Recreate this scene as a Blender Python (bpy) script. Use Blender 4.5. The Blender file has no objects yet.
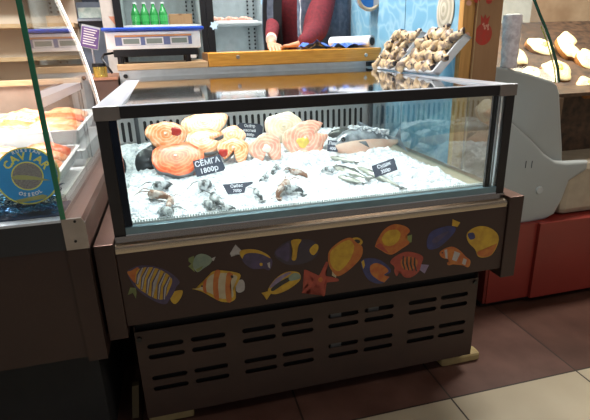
import bpy, bmesh, math, random
from mathutils import Vector, Matrix, noise
random.seed(7)
C = bpy.context.scene.collection
sc = bpy.context.scene

# ------------------------------------------------------------------ camera
CP = Vector((0.17362596, -1.15493308, 1.09381523))
CR = Vector((0.96800203, -0.24927735, -0.02885938))
CU = Vector((0.10875123, 0.31307757, 0.94348058))
CF = Vector((0.22615312, 0.91642961, -0.33016895))
FPX = 474.208
cam = bpy.data.cameras.new('camera'); cam.lens = FPX / 590 * 36; cam.sensor_width = 36
cam.clip_start = 0.02
co = bpy.data.objects.new('camera', cam); C.objects.link(co)
m = Matrix(((CR.x, CU.x, -CF.x), (CR.y, CU.y, -CF.y), (CR.z, CU.z, -CF.z))).to_4x4()
m.translation = CP
co.matrix_world = m
sc.camera = co

# ------------------------------------------------------------------ world, lights, exposure
w = bpy.data.worlds.new('world'); sc.world = w; w.use_nodes = True
w.node_tree.nodes['Background'].inputs[0].default_value = (0.9, 0.92, 1.0, 1)
w.node_tree.nodes['Background'].inputs[1].default_value = 0.2
sc.view_settings.view_transform = 'Standard'; sc.view_settings.look = 'None'
sc.view_settings.exposure = 0.0; sc.view_settings.gamma = 1.0
sc.view_settings.use_curve_mapping = False


def area(name, loc, sx, sy, power, col=(1, 1, 1), rot=(0, 0, 0), spread=180):
    l = bpy.data.lights.new(name, 'AREA'); l.shape = 'RECTANGLE'; l.size = sx; l.size_y = sy
    l.energy = power; l.color = col; l.spread = math.radians(spread)
    o = bpy.data.objects.new(name, l); C.objects.link(o); o.location = loc; o.rotation_euler = rot
    return o


# ceiling lamps of the shop
area('ceiling_lamp_light', (0.4, 1.05, 2.66), 1.3, 0.3, 85, (1, .97, .93))
area('ceiling_lamp_light', (-1.3, 0.9, 2.66), 1.2, 0.3, 62, (1, .97, .93))
area('ceiling_lamp_light', (2.2, 0.7, 2.66), 1.2, 0.3, 62, (1, .94, .84))
area('ceiling_lamp_light', (1.7, -1.4, 2.66), 1.2, 0.3, 15, (1, .93, .84))
# lamps inside the show cases (a tube in the display case, bare area lights elsewhere)
area('case_lamp_light', (0.55, 0.045, 0.951), 0.98, 0.02, 4.0, (.93, .97, 1), (math.radians(52), 0, 0))
area('fridge_lamp_and_fill', (0.16, 2.45, 1.50), 0.4, 0.2, .9, (.95, 1, 1))
area('fridge_lamp_and_fill', (0.67, 2.45, 1.53), 0.36, 0.2, 1.3, (.92, .97, 1))
area('fridge_lamp_and_fill', (0.67, 2.35, 1.225), 0.36, 0.1, 1.0, (.92, .97, 1))  # added fill under the middle shelf to brighten the lower zone
area('left_case_lamp_light', (-0.42, 0.55, 1.24), 0.5, 0.3, 10, (1, .93, .9))
area('right_case_lamp_light', (1.72, 0.95, 1.42), 0.5, 0.7, 10, (1, .9, .7))

# ------------------------------------------------------------------ helpers
PI = math.pi


def at(px, py, **k):
    """point of the place seen at a photograph position, on the plane x=, y= or z="""
    d = CF * FPX + CR * (px - 295) - CU * (py - 210)
    for a, v in k.items():
        i = 'xyz'.index(a); t = (v - CP[i]) / d[i]
        return CP + d * t


MATS = {}


def mat(name, col, rough=.5, metal=0, col2=None, scale=20, bump=0, bscale=60, emit=None, es=1, coat=0, stretch=None, detail=4, thr=None, spec=.5):
    m = bpy.data.materials.new(name); m.use_nodes = True; MATS[name] = m
    nt = m.node_tree; b = nt.nodes['Principled BSDF']
    b.inputs['Roughness'].default_value = rough; b.inputs['Metallic'].default_value = metal
    b.inputs['Specular IOR Level'].default_value = spec
    b.inputs['Coat Weight'].default_value = coat
    b.inputs['Base Color'].default_value = (*col, 1)
    tc = nt.nodes.new('ShaderNodeTexCoord'); mp = nt.nodes.new('ShaderNodeMapping')
    nt.links.new(tc.outputs['Object'], mp.inputs[0])
    if stretch: mp.inputs['Scale'].default_value = stretch
    c2 = col2 or tuple(min(1, c * .86) for c in col)
    n = nt.nodes.new('ShaderNodeTexNoise'); n.inputs['Scale'].default_value = scale; n.inputs['Detail'].default_value = detail
    nt.links.new(mp.outputs[0], n.inputs['Vector'])
    r = nt.nodes.new('ShaderNodeValToRGB')
    lo, hi = thr or (.35, .65)
    r.color_ramp.elements[0].position = lo; r.color_ramp.elements[0].color = (*c2, 1)
    r.color_ramp.elements[1].position = hi; r.color_ramp.elements[1].color = (*col, 1)
    nt.links.new(n.outputs['Fac'], r.inputs[0]); nt.links.new(r.outputs[0], b.inputs['Base Color'])
    if bump:
        n2 = nt.nodes.new('ShaderNodeTexNoise'); n2.inputs['Scale'].default_value = bscale
        nt.links.new(mp.outputs[0], n2.inputs['Vector'])
        bp = nt.nodes.new('ShaderNodeBump'); bp.inputs['Strength'].default_value = bump; bp.inputs['Distance'].default_value = .003
        nt.links.new(n2.outputs['Fac'], bp.inputs['Height']); nt.links.new(bp.outputs[0], b.inputs['Normal'])
    if emit:
        b.inputs['Emission Color'].default_value = (*emit, 1); b.inputs['Emission Strength'].default_value = es
    return m


def glass(name, tint=(.93, .97, .96), gain=1.5, rough=0.0):
    m = bpy.data.materials.new(name); m.use_nodes = True; nt = m.node_tree; nt.nodes.clear()
    o = nt.nodes.new('ShaderNodeOutputMaterial'); mx = nt.nodes.new('ShaderNodeMixShader')
    t = nt.nodes.new('ShaderNodeBsdfTransparent'); t.inputs[0].default_value = (*tint, 1)
    g = nt.nodes.new('ShaderNodeBsdfGlossy'); g.inputs['Roughness'].default_value = rough
    fr = nt.nodes.new('ShaderNodeFresnel'); fr.inputs[0].default_value = 1.5
    ge = nt.nodes.new('ShaderNodeNewGeometry')
    a = nt.nodes.new('ShaderNodeMath'); a.operation = 'SUBTRACT'; a.inputs[0].default_value = 1
    nt.links.new(ge.outputs['Backfacing'], a.inputs[1])
    b = nt.nodes.new('ShaderNodeMath'); b.operation = 'MULTIPLY'; b.inputs[1].default_value = gain
    nt.links.new(fr.outputs[0], b.inputs[0])
    c = nt.nodes.new('ShaderNodeMath'); c.operation = 'MULTIPLY'; c.use_clamp = True
    nt.links.new(a.outputs[0], c.inputs[0]); nt.links.new(b.outputs[0], c.inputs[1])
    nt.links.new(c.outputs[0], mx.inputs[0]); nt.links.new(t.outputs[0], mx.inputs[1]); nt.links.new(g.outputs[0], mx.inputs[2])
    nt.links.new(mx.outputs[0], o.inputs[0])
    return m


def box(bm, x0, x1, y0, y1, z0, z1, mi=0, bev=0):
    r = bmesh.ops.create_cube(bm, size=1)
    M = Matrix.Translation(((x0 + x1) / 2, (y0 + y1) / 2, (z0 + z1) / 2)) @ Matrix.Diagonal((x1 - x0, y1 - y0, z1 - z0, 1))
    bmesh.ops.transform(bm, matrix=M, verts=r['verts'])
    fs = {f for v in r['verts'] for f in v.link_faces}
    for f in fs: f.material_index = mi
    if bev:
        es = {e for f in fs for e in f.edges}
        q = bmesh.ops.bevel(bm, geom=list(es), offset=bev, segments=2, affect='EDGES', profile=.5)
        for f in q['faces']: f.material_index = mi
    return r['verts']


def Box(*a, **k):
    bm = bmesh.new(); box(bm, *a, **k); return bm


def prism(bm, pts, ext, axis='y', off=0, mi=0, bev=0):
    """extrude a closed outline; pts in the two other axes, from off to off+ext along axis"""
    def P(a, b, c):
        return {'y': (a, c, b), 'x': (c, a, b), 'z': (a, b, c)}[axis]
    v0 = [bm.verts.new(P(a, b, off)) for a, b in pts]; v1 = [bm.verts.new(P(a, b, off + ext)) for a, b in pts]
    n = len(pts); fs = [bm.faces.new(v0), bm.faces.new(v1[::-1])]
    for i in range(n): fs.append(bm.faces.new((v0[i], v1[i], v1[(i + 1) % n], v0[(i + 1) % n])))
    bmesh.ops.recalc_face_normals(bm, faces=fs)
    for f in fs: f.material_index = mi
    if bev:
        es = [e for e in fs[0].edges] + [e for e in fs[1].edges]
        q = bmesh.ops.bevel(bm, geom=es, offset=bev, segments=3, affect='EDGES', profile=.5)
        for f in q['faces']: f.material_index = mi
    return v0 + v1


def cyl(bm, p0, p1, r0, r1=None, n=20, mi=0, cap=True):
    p0 = Vector(p0); p1 = Vector(p1); d = p1 - p0
    r = bmesh.ops.create_cone(bm, cap_ends=cap, segments=n, radius1=r0, radius2=r0 if r1 is None else r1, depth=d.length)
    M = Matrix.Translation((p0 + p1) / 2) @ d.to_track_quat('Z', 'Y').to_matrix().to_4x4()
    bmesh.ops.transform(bm, matrix=M, verts=r['verts'])
    for f in {f for v in r['verts'] for f in v.link_faces}: f.material_index = mi
    return r['verts']


def Cyl(*a, **k):
    bm = bmesh.new(); cyl(bm, *a, **k); return bm


def tube(bm, pts, rad, n=8, mi=0, closed=False):
    pts = [Vector(p) for p in pts]; rings = []
    N = len(pts)
    for i, p in enumerate(pts):
        a = pts[(i - 1) % N] if (closed or i > 0) else p; b = pts[(i + 1) % N] if (closed or i < N - 1) else p
        t = (b - a).normalized(); q = t.to_track_quat('Z', 'Y').to_matrix()
        r = rad[i] if isinstance(rad, (list, tuple)) else rad
        rings.append([bm.verts.new(p + q @ Vector((math.cos(2 * PI * k / n) * r, math.sin(2 * PI * k / n) * r, 0))) for k in range(n)])
    for i in range(N if closed else N - 1):
        A, B = rings[i], rings[(i + 1) % N]
        for k in range(n):
            f = bm.faces.new((A[k], A[(k + 1) % n], B[(k + 1) % n], B[k])); f.material_index = mi
    if not closed:
        bm.faces.new(rings[0][::-1]).material_index = mi; bm.faces.new(rings[-1]).material_index = mi


def loft(bm, secs, mi=0, cap=True, mfun=None):
    """secs: list of rings of points"""
    R = [[bm.verts.new(p) for p in s] for s in secs]; n = len(R[0])
    for i in range(len(R) - 1):
        for k in range(n):
            f = bm.faces.new((R[i][k], R[i][(k + 1) % n], R[i + 1][(k + 1) % n], R[i + 1][k]))
            f.material_index = mfun(i, k) if mfun else mi
    if cap:
        bm.faces.new(R[0][::-1]).material_index = mi; bm.faces.new(R[-1]).material_index = mi


def blob(bm, c, rx, ry, rz, seg=16, mi=0, amp=0, fr=20, rot=None):
    r = bmesh.ops.create_uvsphere(bm, u_segments=seg, v_segments=max(6, seg // 2), radius=1)
    M = Matrix.Diagonal((rx, ry, rz, 1))
    if rot: M = rot.to_4x4() @ M
    bmesh.ops.transform(bm, matrix=Matrix.Translation(c) @ M, verts=r['verts'])
    c = Vector(c)
    for v in r['verts']:
        if amp: v.co += (v.co - c).normalized() * noise.noise(v.co * fr) * amp
    for f in {f for v in r['verts'] for f in v.link_faces}: f.material_index = mi


ROOT = {}


def meta(o, label=None, cat=None, group=None, kind=None):
    if label: o['label'] = label
    if cat: o['category'] = cat
    if group: o['group'] = group
    if kind: o['kind'] = kind
    return o


def obj(name, bm, mats, parent=None, label=None, cat=None, group=None, kind=None, smooth=False, local=False, sharp=None):
    """link a bmesh as ONE object; under a parent the points given in world space are re-expressed from its root"""
    bm.verts.ensure_lookup_table()
    bmesh.ops.recalc_face_normals(bm, faces=bm.faces[:])
    if parent is not None and not local:
        bm.transform(Matrix.Translation(-Vector(ROOT.get(parent.name, (0, 0, 0)))))
    me = bpy.data.meshes.new(name); bm.to_mesh(me); bm.free()
    for m in (mats if isinstance(mats, (list, tuple)) else [mats]): me.materials.append(m)
    if smooth or sharp:
        for p in me.polygons: p.use_smooth = True
        if sharp:
            try: me.set_sharp_from_angle(angle=math.radians(sharp))
            except Exception: pass
    o = bpy.data.objects.new(name, me); C.objects.link(o)
    if parent is not None:
        o.parent = parent; ROOT[o.name] = ROOT.get(parent.name, (0, 0, 0))
    return meta(o, label, cat, group, kind)


def thing(name, label, cat, loc=(0, 0, 0), rot=(0, 0, 0), group=None):
    o = bpy.data.objects.new(name, None); C.objects.link(o); o.empty_display_size = .05
    o.location = loc; o.rotation_euler = rot
    ROOT[o.name] = tuple(loc)
    return meta(o, label, cat, group)


def struct(name, bm, m, **k):
    return obj(name, bm, m, kind='structure', **k)


def dup(root, loc=None, rot=None, label=None, group=None, scale=None):
    r = root.copy(); C.objects.link(r)
    if loc is not None: r.location = loc
    if rot is not None: r.rotation_euler = rot
    if scale is not None: r.scale = scale
    if label: r['label'] = label
    if group: r['group'] = group
    for ch in list(root.children):
        c = ch.copy(); C.objects.link(c); c.parent = r
        for g in list(ch.children):
            d = g.copy(); C.objects.link(d); d.parent = c
    return r


def text_bm(bm, s, size, M, mi=0, ext=.0004, bold=0):
    cu = bpy.data.curves.new('t', 'FONT'); cu.body = s; cu.size = size; cu.align_x = 'CENTER'; cu.align_y = 'CENTER'
    cu.extrude = ext; cu.offset = bold; cu.resolution_u = 2
    o = bpy.data.objects.new('t', cu); C.objects.link(o)
    bpy.context.view_layer.update()
    me = bpy.data.meshes.new_from_object(o.evaluated_get(bpy.context.evaluated_depsgraph_get()))
    bpy.data.objects.remove(o); bpy.data.curves.remove(cu)
    n0 = len(bm.verts); f0 = len(bm.faces)
    bm.from_mesh(me); bm.verts.ensure_lookup_table(); bm.faces.ensure_lookup_table()
    bmesh.ops.transform(bm, matrix=M, verts=bm.verts[n0:])
    for f in bm.faces[f0:]: f.material_index = mi
    bpy.data.meshes.remove(me)


def smooth_pts(pts, k=4):
    n = len(pts); out = []
    for i in range(n):
        p0, p1, p2, p3 = [Vector(pts[(i + j) % n]) for j in (-1, 0, 1, 2)]
        for s in range(k):
            t = s / k
            out.append(.5 * ((2 * p1) + (p2 - p0) * t + (2 * p0 - 5 * p1 + 4 * p2 - p3) * t * t + (3 * p1 - p0 - 3 * p2 + p3) * t ** 3))
    return out


# ------------------------------------------------------------------ materials
M_black = mat('black_metal', (.012, .012, .014), .35, .3)
M_frame = mat('dark_anodised_frame', (.03, .027, .027), .4, .6)
M_satin = mat('satin_aluminium', (.60, .64, .72), .3, .6, col2=(.55, .59, .67), stretch=(1, .02, 1), scale=200)
M_cap = mat('brown_grey_cap', (.20, .175, .16), .45, .4)
M_panel = mat('brown_panel_paint', (.040, .022, .018), .5, .1, col2=(.036, .020, .017), scale=8, spec=.3)
M_panel2 = mat('brown_base_paint', (.052, .031, .025), .5, .1, col2=(.045, .028, .023), scale=10, spec=.3)
M_rose = mat('rose_brown_metal', (.19, .105, .085), .35, .6, col2=(.17, .095, .075))
M_steel = mat('brushed_steel', (.40, .34, .28), .22, 1, col2=(.34, .29, .24), stretch=(.02, 1, 1), scale=400)
M_steelv = mat('steel_interior', (.42, .42, .42), .33, .6, col2=(.38, .38, .38), stretch=(1, 1, .03), scale=200)
M_dark = mat('dark_recess', (.008, .007, .007), .8)  # black holds the shade of recesses and gaps; also plain black parts
M_glass = glass('case_glass', (.94, .975, .965), 1.5)
M_glassL = glass('counter_glass', (.95, .975, .965), 1.7)
M_glasstop = glass('top_glass', (.93, .965, .96), 1.6, .06)
M_glassS = glass('side_glass', (.88, .95, .95), 3.0)
M_gedge = mat('green_glass_edge', (.01, .16, .07), .25, 0, spec=.8)
M_bead = mat('blue_grey_bead', (.16, .25, .30), .35, .5)
M_white = mat('white_plastic', (.85, .86, .88), .4)
M_led = mat('led_tube', (1, 1, 1), .5, emit=(.93, .97, 1), es=12)
M_red = mat('red_panel', (.24, .026, .018), .4, col2=(.21, .023, .016), scale=5)
M_redS = mat('red_panel_shaded', (.16, .017, .012), .4)  # same red made darker, the side's shade put into the colour
M_greyp = mat('grey_moulding', (.36, .39, .39), .42, col2=(.34, .37, .37), scale=6)
M_plank = mat('orange_varnished_wood', (.72, .34, .045), .35, col2=(.56, .23, .02), stretch=(1, 8, 14), scale=10, coat=.3)
M_ply = mat('pale_plywood', (.62, .42, .24), .5, col2=(.5, .32, .16), stretch=(2, 8, 40), scale=8)
M_cgrey = mat('counter_grey', (.50, .53, .54), .4)
M_wood = mat('pine_wood', (.60, .33, .10), .5, col2=(.45, .22, .06), stretch=(20, 20, 1.5), scale=4)
M_card = mat('brown_cardboard', (.33, .18, .085), .7, col2=(.30, .16, .075), stretch=(10, 10, 1), scale=6)
M_fabric_m = mat('maroon_knit', (.15, .009, .018), .85, col2=(.10, .006, .012), scale=60, bump=.6, bscale=300)
M_fabric_g = mat('blue_grey_quilt', (.16, .20, .27), .8, col2=(.10, .13, .19), scale=40, bump=.6, bscale=80)
M_fabric_k = mat('black_trim', (.012, .013, .018), .7)
M_skin = mat('skin', (.55, .28, .17), .5)
M_hair = mat('dark_hair', (.02, .013, .01), .7)
M_screw = mat('zinc_screw', (.6, .58, .55), .3, 1)
M_foam = mat('yellowed_block', (.42, .33, .15), .7, col2=(.36, .27, .12), scale=30)

# ------------------------------------------------------------------ floor
def floor_mat():
    m = bpy.data.materials.new('floor_tiles'); m.use_nodes = True; nt = m.node_tree; b = nt.nodes['Principled BSDF']
    N = nt.nodes.new; L = nt.links.new
    tc = N('ShaderNodeTexCoord'); sp = N('ShaderNodeSeparateXYZ'); L(tc.outputs['Object'], sp.inputs[0])

    def mt(op, a, b_=None):
        n = N('ShaderNodeMath'); n.operation = op
        for i, v in enumerate((a, b_)):
            if v is None: continue
            if isinstance(v, (int, float)): n.inputs[i].default_value = v
            else: L(v, n.inputs[i])
        return n.outputs[0]
    T = .483
    def line(c, o):
        f = mt('FRACT', mt('ADD', mt('DIVIDE', mt('SUBTRACT', c, o), T), 20.0))
        a = mt('LESS_THAN', f, .006); b2 = mt('GREATER_THAN', f, .994)
        return mt('MAXIMUM', a, b2)
    g = mt('MAXIMUM', line(sp.outputs[0], .4585), line(sp.outputs[1], -.067))
    ns = N('ShaderNodeTexNoise'); ns.inputs['Scale'].default_value = 7; ns.inputs['Detail'].default_value = 6; L(tc.outputs['Object'], ns.inputs['Vector'])
    r1 = N('ShaderNodeValToRGB'); r1.color_ramp.elements[0].color = (.075, .034, .025, 1); r1.color_ramp.elements[1].color = (.125, .062, .048, 1)
    r1.color_ramp.elements[0].position = .35; r1.color_ramp.elements[1].position = .68; L(ns.outputs['Fac'], r1.inputs[0])
    r2 = N('ShaderNodeValToRGB'); r2.color_ramp.elements[0].color = (.36, .31, .22, 1); r2.color_ramp.elements[1].color = (.44, .39, .29, 1)
    L(ns.outputs['Fac'], r2.inputs[0])
    mx = N('ShaderNodeMix'); mx.data_type = 'RGBA'; L(mt('LESS_THAN', sp.outputs[1], -.067), mx.inputs[0]); L(r1.outputs[0], mx.inputs[6]); L(r2.outputs[0], mx.inputs[7])
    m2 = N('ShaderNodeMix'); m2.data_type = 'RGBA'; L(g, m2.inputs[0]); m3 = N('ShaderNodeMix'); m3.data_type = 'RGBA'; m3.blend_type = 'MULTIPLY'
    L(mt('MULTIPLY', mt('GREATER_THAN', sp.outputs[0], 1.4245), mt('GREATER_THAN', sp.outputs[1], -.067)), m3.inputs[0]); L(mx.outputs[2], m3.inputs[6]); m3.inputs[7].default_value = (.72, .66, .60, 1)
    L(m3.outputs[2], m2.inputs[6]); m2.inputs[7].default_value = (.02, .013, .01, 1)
    L(m2.outputs[2], b.inputs['Base Color']); b.inputs['Roughness'].default_value = .38
    return m


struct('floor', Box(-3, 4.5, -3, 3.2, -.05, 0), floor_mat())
struct('ceiling', Box(-3, 4.5, -3, 3.2, 2.7, 2.75), mat('ceiling_paint', (.7, .7, .7), .8))
struct('wall_back', Box(-3, 4.5, 3.1, 3.2, 0, 2.7), mat('wall_back_paint', (.15, .19, .27), .6, scale=3))
struct('wall_left', Box(-3.1, -3, -3, 3.2, 0, 2.7), mat('wall_left_paint', (.5, .45, .4), .7))
struct('wall_right', Box(4.5, 4.6, -3, 3.2, 0, 2.7), mat('wall_right_paint', (.42, .28, .18), .7))

# ------------------------------------------------------------------ the display case
W, H, D = 1.1, .973, 1.014
case = thing('display_case', 'dark refrigerated fish display case with glass sides, tropical fish stickers and vented base', 'display case', (.55, 0, 0))
# base with slotted front
def slotted():
    cu = bpy.data.curves.new('b', 'CURVE'); cu.dimensions = '2D'; cu.fill_mode = 'BOTH'; cu.extrude = .0015
    def sp(pts):
        s = cu.splines.new('POLY'); s.points.add(len(pts) - 1); s.use_cyclic_u = True
        for p, q in zip(s.points, pts): p.co = (q[0], q[1], 0, 1)
    sp([(.003, .06), (1.081, .06), (1.081, .356), (.003, .356)])
    for x0 in (.031, .151, .299, .417, .564, .683, .834, .948):
        for z in (.303, .268, .196, .159):
            x1 = x0 + .1; r = .0082; pts = []
            for k in range(7):
                a = PI / 2 + PI * k / 6; pts.append((x0 + r + math.cos(a) * r, z + math.sin(a) * r))
            for k in range(7):
                a = -PI / 2 + PI * k / 6; pts.append((x1 - r + math.cos(a) * r, z + math.sin(a) * r))
            sp(pts)
    o = bpy.data.objects.new('b', cu); C.objects.link(o); bpy.context.view_layer.update()
    me = bpy.data.meshes.new_from_object(o.evaluated_get(bpy.context.evaluated_depsgraph_get())); bpy.data.objects.remove(o)
    bm = bmesh.new(); bm.from_mesh(me); bm.transform(Matrix.Translation((0, .048, 0)) @ Matrix.Rotation(PI / 2, 4, 'X'))
    return bm


vent = obj('vent_panel', slotted(), M_panel2, case)
for x, z in ((.014, .334), (1.068, .342)): obj('screw', Cyl((x, .046, z), (x, .041, z), .0065, n=14), M_black, vent)
bm = bmesh.new(); box(bm, .004, 1.08, .065, .98, .058, .375); obj('base_cabinet', bm, M_dark, case)
for x in (.003, 1.0795): obj('base_side', Box(x, x + .0015, .05, .98, .06, .372), M_panel2, case)
M_dusty = mat('dusty_grey', (.10, .10, .10), .7)
for x, z in ((.575, .296), (.575, .19), (.70, .30)): obj('condenser_fin', Box(x, x + .035, .056, .064, z - .012, z + .01), M_dusty, case)
# body tub
bm = bmesh.new(); box(bm, .0, W, .01, 1.0, .425, .655); obj('tub', bm, M_dark, case)
obj('gap_shade', Box(.01, 1.08, .07, 1.0, .375, .425), M_dark, case)  # black sheet: shade between front panel and base put into its colour
front = obj('front_panel', Box(0, W, -.024, .01, .4206, .6225, bev=.0015), M_panel, case)
# side slabs
for x0, x1 in ((-.0465, -.0005), (1.1005, 1.149)):
    bm = bmesh.new(); box(bm, x0, x1, -.0305, 1.02, .3905, .653, bev=.002)
    for f in bm.faces:
        if f.normal.z > .8: f.material_index = 1
    obj('side_slab', bm, [M_panel, M_rose], case)
# steel ledges
bm = bmesh.new()
prof = [(-.004, .6600), (-.006, .645), (-.020, .6435), (-.0235, .640), (-.0245, .632), (-.0235, .6235), (.02, .6235), (.02, .66)]
prism(bm, prof, W - .002, axis='x', off=.001)
obj('steel_ledge', bm, M_steel, case, sharp=25)
# deck and interior
bm = bmesh.new(); box(bm, .006, 1.094, .012, 1.0, .655, .664); obj('deck', bm, mat('deck_steel', (.50, .46, .36), .4, .6), case)
bm = bmesh.new(); n = 150
for i in range(n):
    x = .03 + i * (1.02 / n)
    box(bm, x, x + .004, .022, .024, .670, .690)
box(bm, .03, 1.05, .0225, .026, .660, .684)
obj('perforated_lip', bm, mat('lip_white', (.75, .8, .8), .4), case)
# back wall with slots
def backwall():
    cu = bpy.data.curves.new('b', 'CURVE'); cu.dimensions = '2D'; cu.fill_mode = 'BOTH'; cu.extrude = .0015
    def sp(pts):
        s = cu.splines.new('POLY'); s.points.add(len(pts) - 1); s.use_cyclic_u = True
        for p, q in zip(s.points, pts): p.co = (q[0], q[1], 0, 1)
    sp([(.006, .66), (1.094, .66), (1.094, .962), (.006, .962)])
    x = .05
    while x < 1.06:
        r = .0066; pts = []
        for k in range(7):
            a = PI * k / 6; pts.append((x + math.cos(a) * r, .795 + math.sin(a) * r))
        for k in range(7):
            a = PI + PI * k / 6; pts.append((x + math.cos(a) * r, .722 + math.sin(a) * r))
        sp(pts); x += .0275
    o = bpy.data.objects.new('b', cu); C.objects.link(o); bpy.context.view_layer.update()
    me = bpy.data.meshes.new_from_object(o.evaluated_get(bpy.context.evaluated_depsgraph_get())); bpy.data.objects.remove(o)
    bm = bmesh.new(); bm.from_mesh(me); bm.transform(Matrix.Translation((0, .985, 0)) @ Matrix.Rotation(PI / 2, 4, 'X'))
    return bm


back = obj('back_wall', backwall(), M_steelv, case)
obj('air_duct', Box(.006, 1.094, .99, 1.012, .655, .962), M_dark, back)
# posts
for x0, x1 in ((0.001, .0285), (1.0715, 1.099)):
    bm = bmesh.new(); box(bm, x0, x1, .0005, .028, .660, .945, bev=.001); obj('corner_post', bm, M_frame, case)
for x0, x1 in ((.012, .026), (1.074, 1.088)):
    bm = bmesh.new(); box(bm, x0, x1, .955, .975, .66, .945); obj('corner_post', bm, mat('back_post_grey', (.05, .055, .06), .4, .3) if 'back_post_grey' not in MATS else MATS['back_post_grey'], case)
# aluminium strip beside the left and right posts (glazing channel); dark right-hand strips paint a reflection
bm = bmesh.new(); box(bm, .0285, .046, .004, .012, .663, .943); obj('glazing_channel', bm, mat('channel_blue', (.035, .045, .075), .2, .6), case)
for k in range(4):
    bm = bmesh.new(); x = 1.034 + k * .010; box(bm, x, x + (.007, .006, .0022, .0022)[k], .004, .012, .666, .943)
    obj('glazing_channel', bm, (mat('channel_dark_reflection', (.05, .05, .05), .3, .6) if k == 0 else MATS['channel_dark_reflection']) if k < 2 else (mat('channel_grey', (.35, .37, .38), .3, .8) if k == 2 else MATS['channel_grey']), case)
# glass
obj('front_glass', Box(.0285, 1.0715, .004, .0095, .664, .944), M_glass, case)
for x in (.012, 1.082): obj('side_glass', Box(x, x + .006, .03, .955, .662, .944), M_glassS, case)
bm = Box(.06, 1.04, .022, .985, .9595, .9640)
for v in bm.verts: v.co.z += (v.co.y - .022) * .019
obj('top_glass', bm, M_glasstop, case)
obj('lamp_housing', Box(.058, 1.042, .0235, .052, .9535, .9580), M_satin, case)
# beads under the glass
bm = bmesh.new(); box(bm, .0285, 1.0715, -.001, .016, .660, .681, bev=.001); obj('glass_bead', bm, M_bead, case)
bm = bmesh.new(); box(bm, .0285, 1.0715, -.0018, .001, .6595, .6625); obj('bead_edge', bm, M_satin, case)
# top frame
rail = obj('front_rail', Box(.0, W, -.001, .022, .944, .9715, bev=.001), [M_frame], case)
obj('rail_top_strip', Box(.055, 1.05, .0, .021, .9715, .9728), M_satin, rail)
for x0, x1 in ((0, .06), (1.04, 1.1)):
    sr = obj('side_rail', Box(x0, x1, .022, .985, .945, .9725, bev=.001), M_satin, case)
for x0, x1 in ((-.001, .056), (1.046, 1.101)):
    bm = bmesh.new(); box(bm, x0, x1, -.004, .024, .942, .9735, bev=.0012)
    for f in bm.faces:
        if f.normal.z > .8: f.material_index = 1
    obj('corner_cap', bm, [M_cap, M_satin], case)
obj('back_rail', Box(0, W, .985, 1.014, .945, .9725, bev=.001), M_frame, case)
tubeo = obj('lamp_tube', Cyl((.06, .030, .951), (1.04, .030, .951), .0022), M_led, case)

# wooden blocks under the case
b1 = obj('support_block', Box(.992, 1.145, .076, .125, 0, .034, bev=.009), M_foam, label='yellowed block poking out under the right corner of the display case base', cat='block', group='blocks under the display case')
obj('support_block', Box(.0, .135, .085, .2, 0, .050, bev=.006), M_foam, label='yellowish block under the left corner of the display case base', cat='block', group='blocks under the display case')
bm = bmesh.new(); prism(bm, [(-.055, 0), (-.035, 0), (-.02, .12), (-.04, .12)], .02, axis='y', off=.13)
obj('wood_offcut', bm, mat('dark_offcut', (.16, .12, .06), .7), label='small strip of wood leaning on the floor left of the vented base', cat='wood')

# ------------------------------------------------------------------ stickers
def smat(n, c, c2=None, sc_=60):
    return mat(n, tuple(x * .6 for x in c), .4, 0, col2=tuple(x * .6 for x in (c2 or tuple(x * .72 for x in c))), scale=sc_)


S = dict(
    yel=smat('sticker_yellow', (.72, .45, .02), (.55, .30, .01)), ora=smat('sticker_orange', (.62, .20, .02), (.50, .10, .01)),
    red=smat('sticker_red', (.48, .06, .03), (.36, .035, .02)), pur=smat('sticker_purple', (.075, .045, .14), (.045, .03, .09)),
    dpur=smat('sticker_dark_purple', (.04, .022, .055), (.028, .018, .035)), blu=smat('sticker_blue', (.025, .035, .20), (.018, .02, .11)),
    cre=smat('sticker_cream', (.62, .55, .36), (.55, .45, .28)), whi=smat('sticker_white', (.55, .52, .50), (.45, .42, .42)),
    blk=smat('sticker_black', (.015, .012, .015)), grn=smat('sticker_green', (.25, .30, .08), (.16, .2, .06)),
    pgr=smat('sticker_pale_green', (.28, .36, .26), (.20, .28, .22)), brn=smat('sticker_brown', (.25, .10, .04)),
    lav=smat('sticker_lavender', (.32, .25, .42), (.22, .16, .3)))


def c1(p): return (115 + p[0] / 4.08, 230 + p[1] / 4.08)
def c2(p): return (230 + p[0] / 4.08, 220 + p[1] / 4.08)
def c3(p): return (360 + p[0] / 3.65, 205 + p[1] / 3.65)


def sticker(label, layers, cf, name='fish_sticker'):
    """layers: (colour, outline, smooth?) from back to front, flat on the front panel"""
    bm = bmesh.new(); names = []
    for k, (col, pts, sm) in enumerate(layers):
        if col not in names: names.append(col)
        q = [(p[0], p[1], 0) for p in pts]
        q = smooth_pts(q, 4) if sm else q
        y = -.0243 - .00012 * (k + 1)
        vs = [bm.verts.new(at(*cf((p[0], p[1])), y=y)) for p in q]
        f = bm.faces.new(vs); f.material_index = names.index(col)
    bmesh.ops.triangulate(bm, faces=bm.faces[:])
    for f in bm.faces:
        if f.normal.y > 0: f.normal_flip()
    bm.transform(Matrix.Translation(-Vector(ROOT[front.name])))
    me = bpy.data.meshes.new(name); bm.to_mesh(me); bm.free()
    for n in names: me.materials.append(S[n])
    o = bpy.data.objects.new(name, me); C.objects.link(o); o.parent = front; o['label'] = label
    return o


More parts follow.
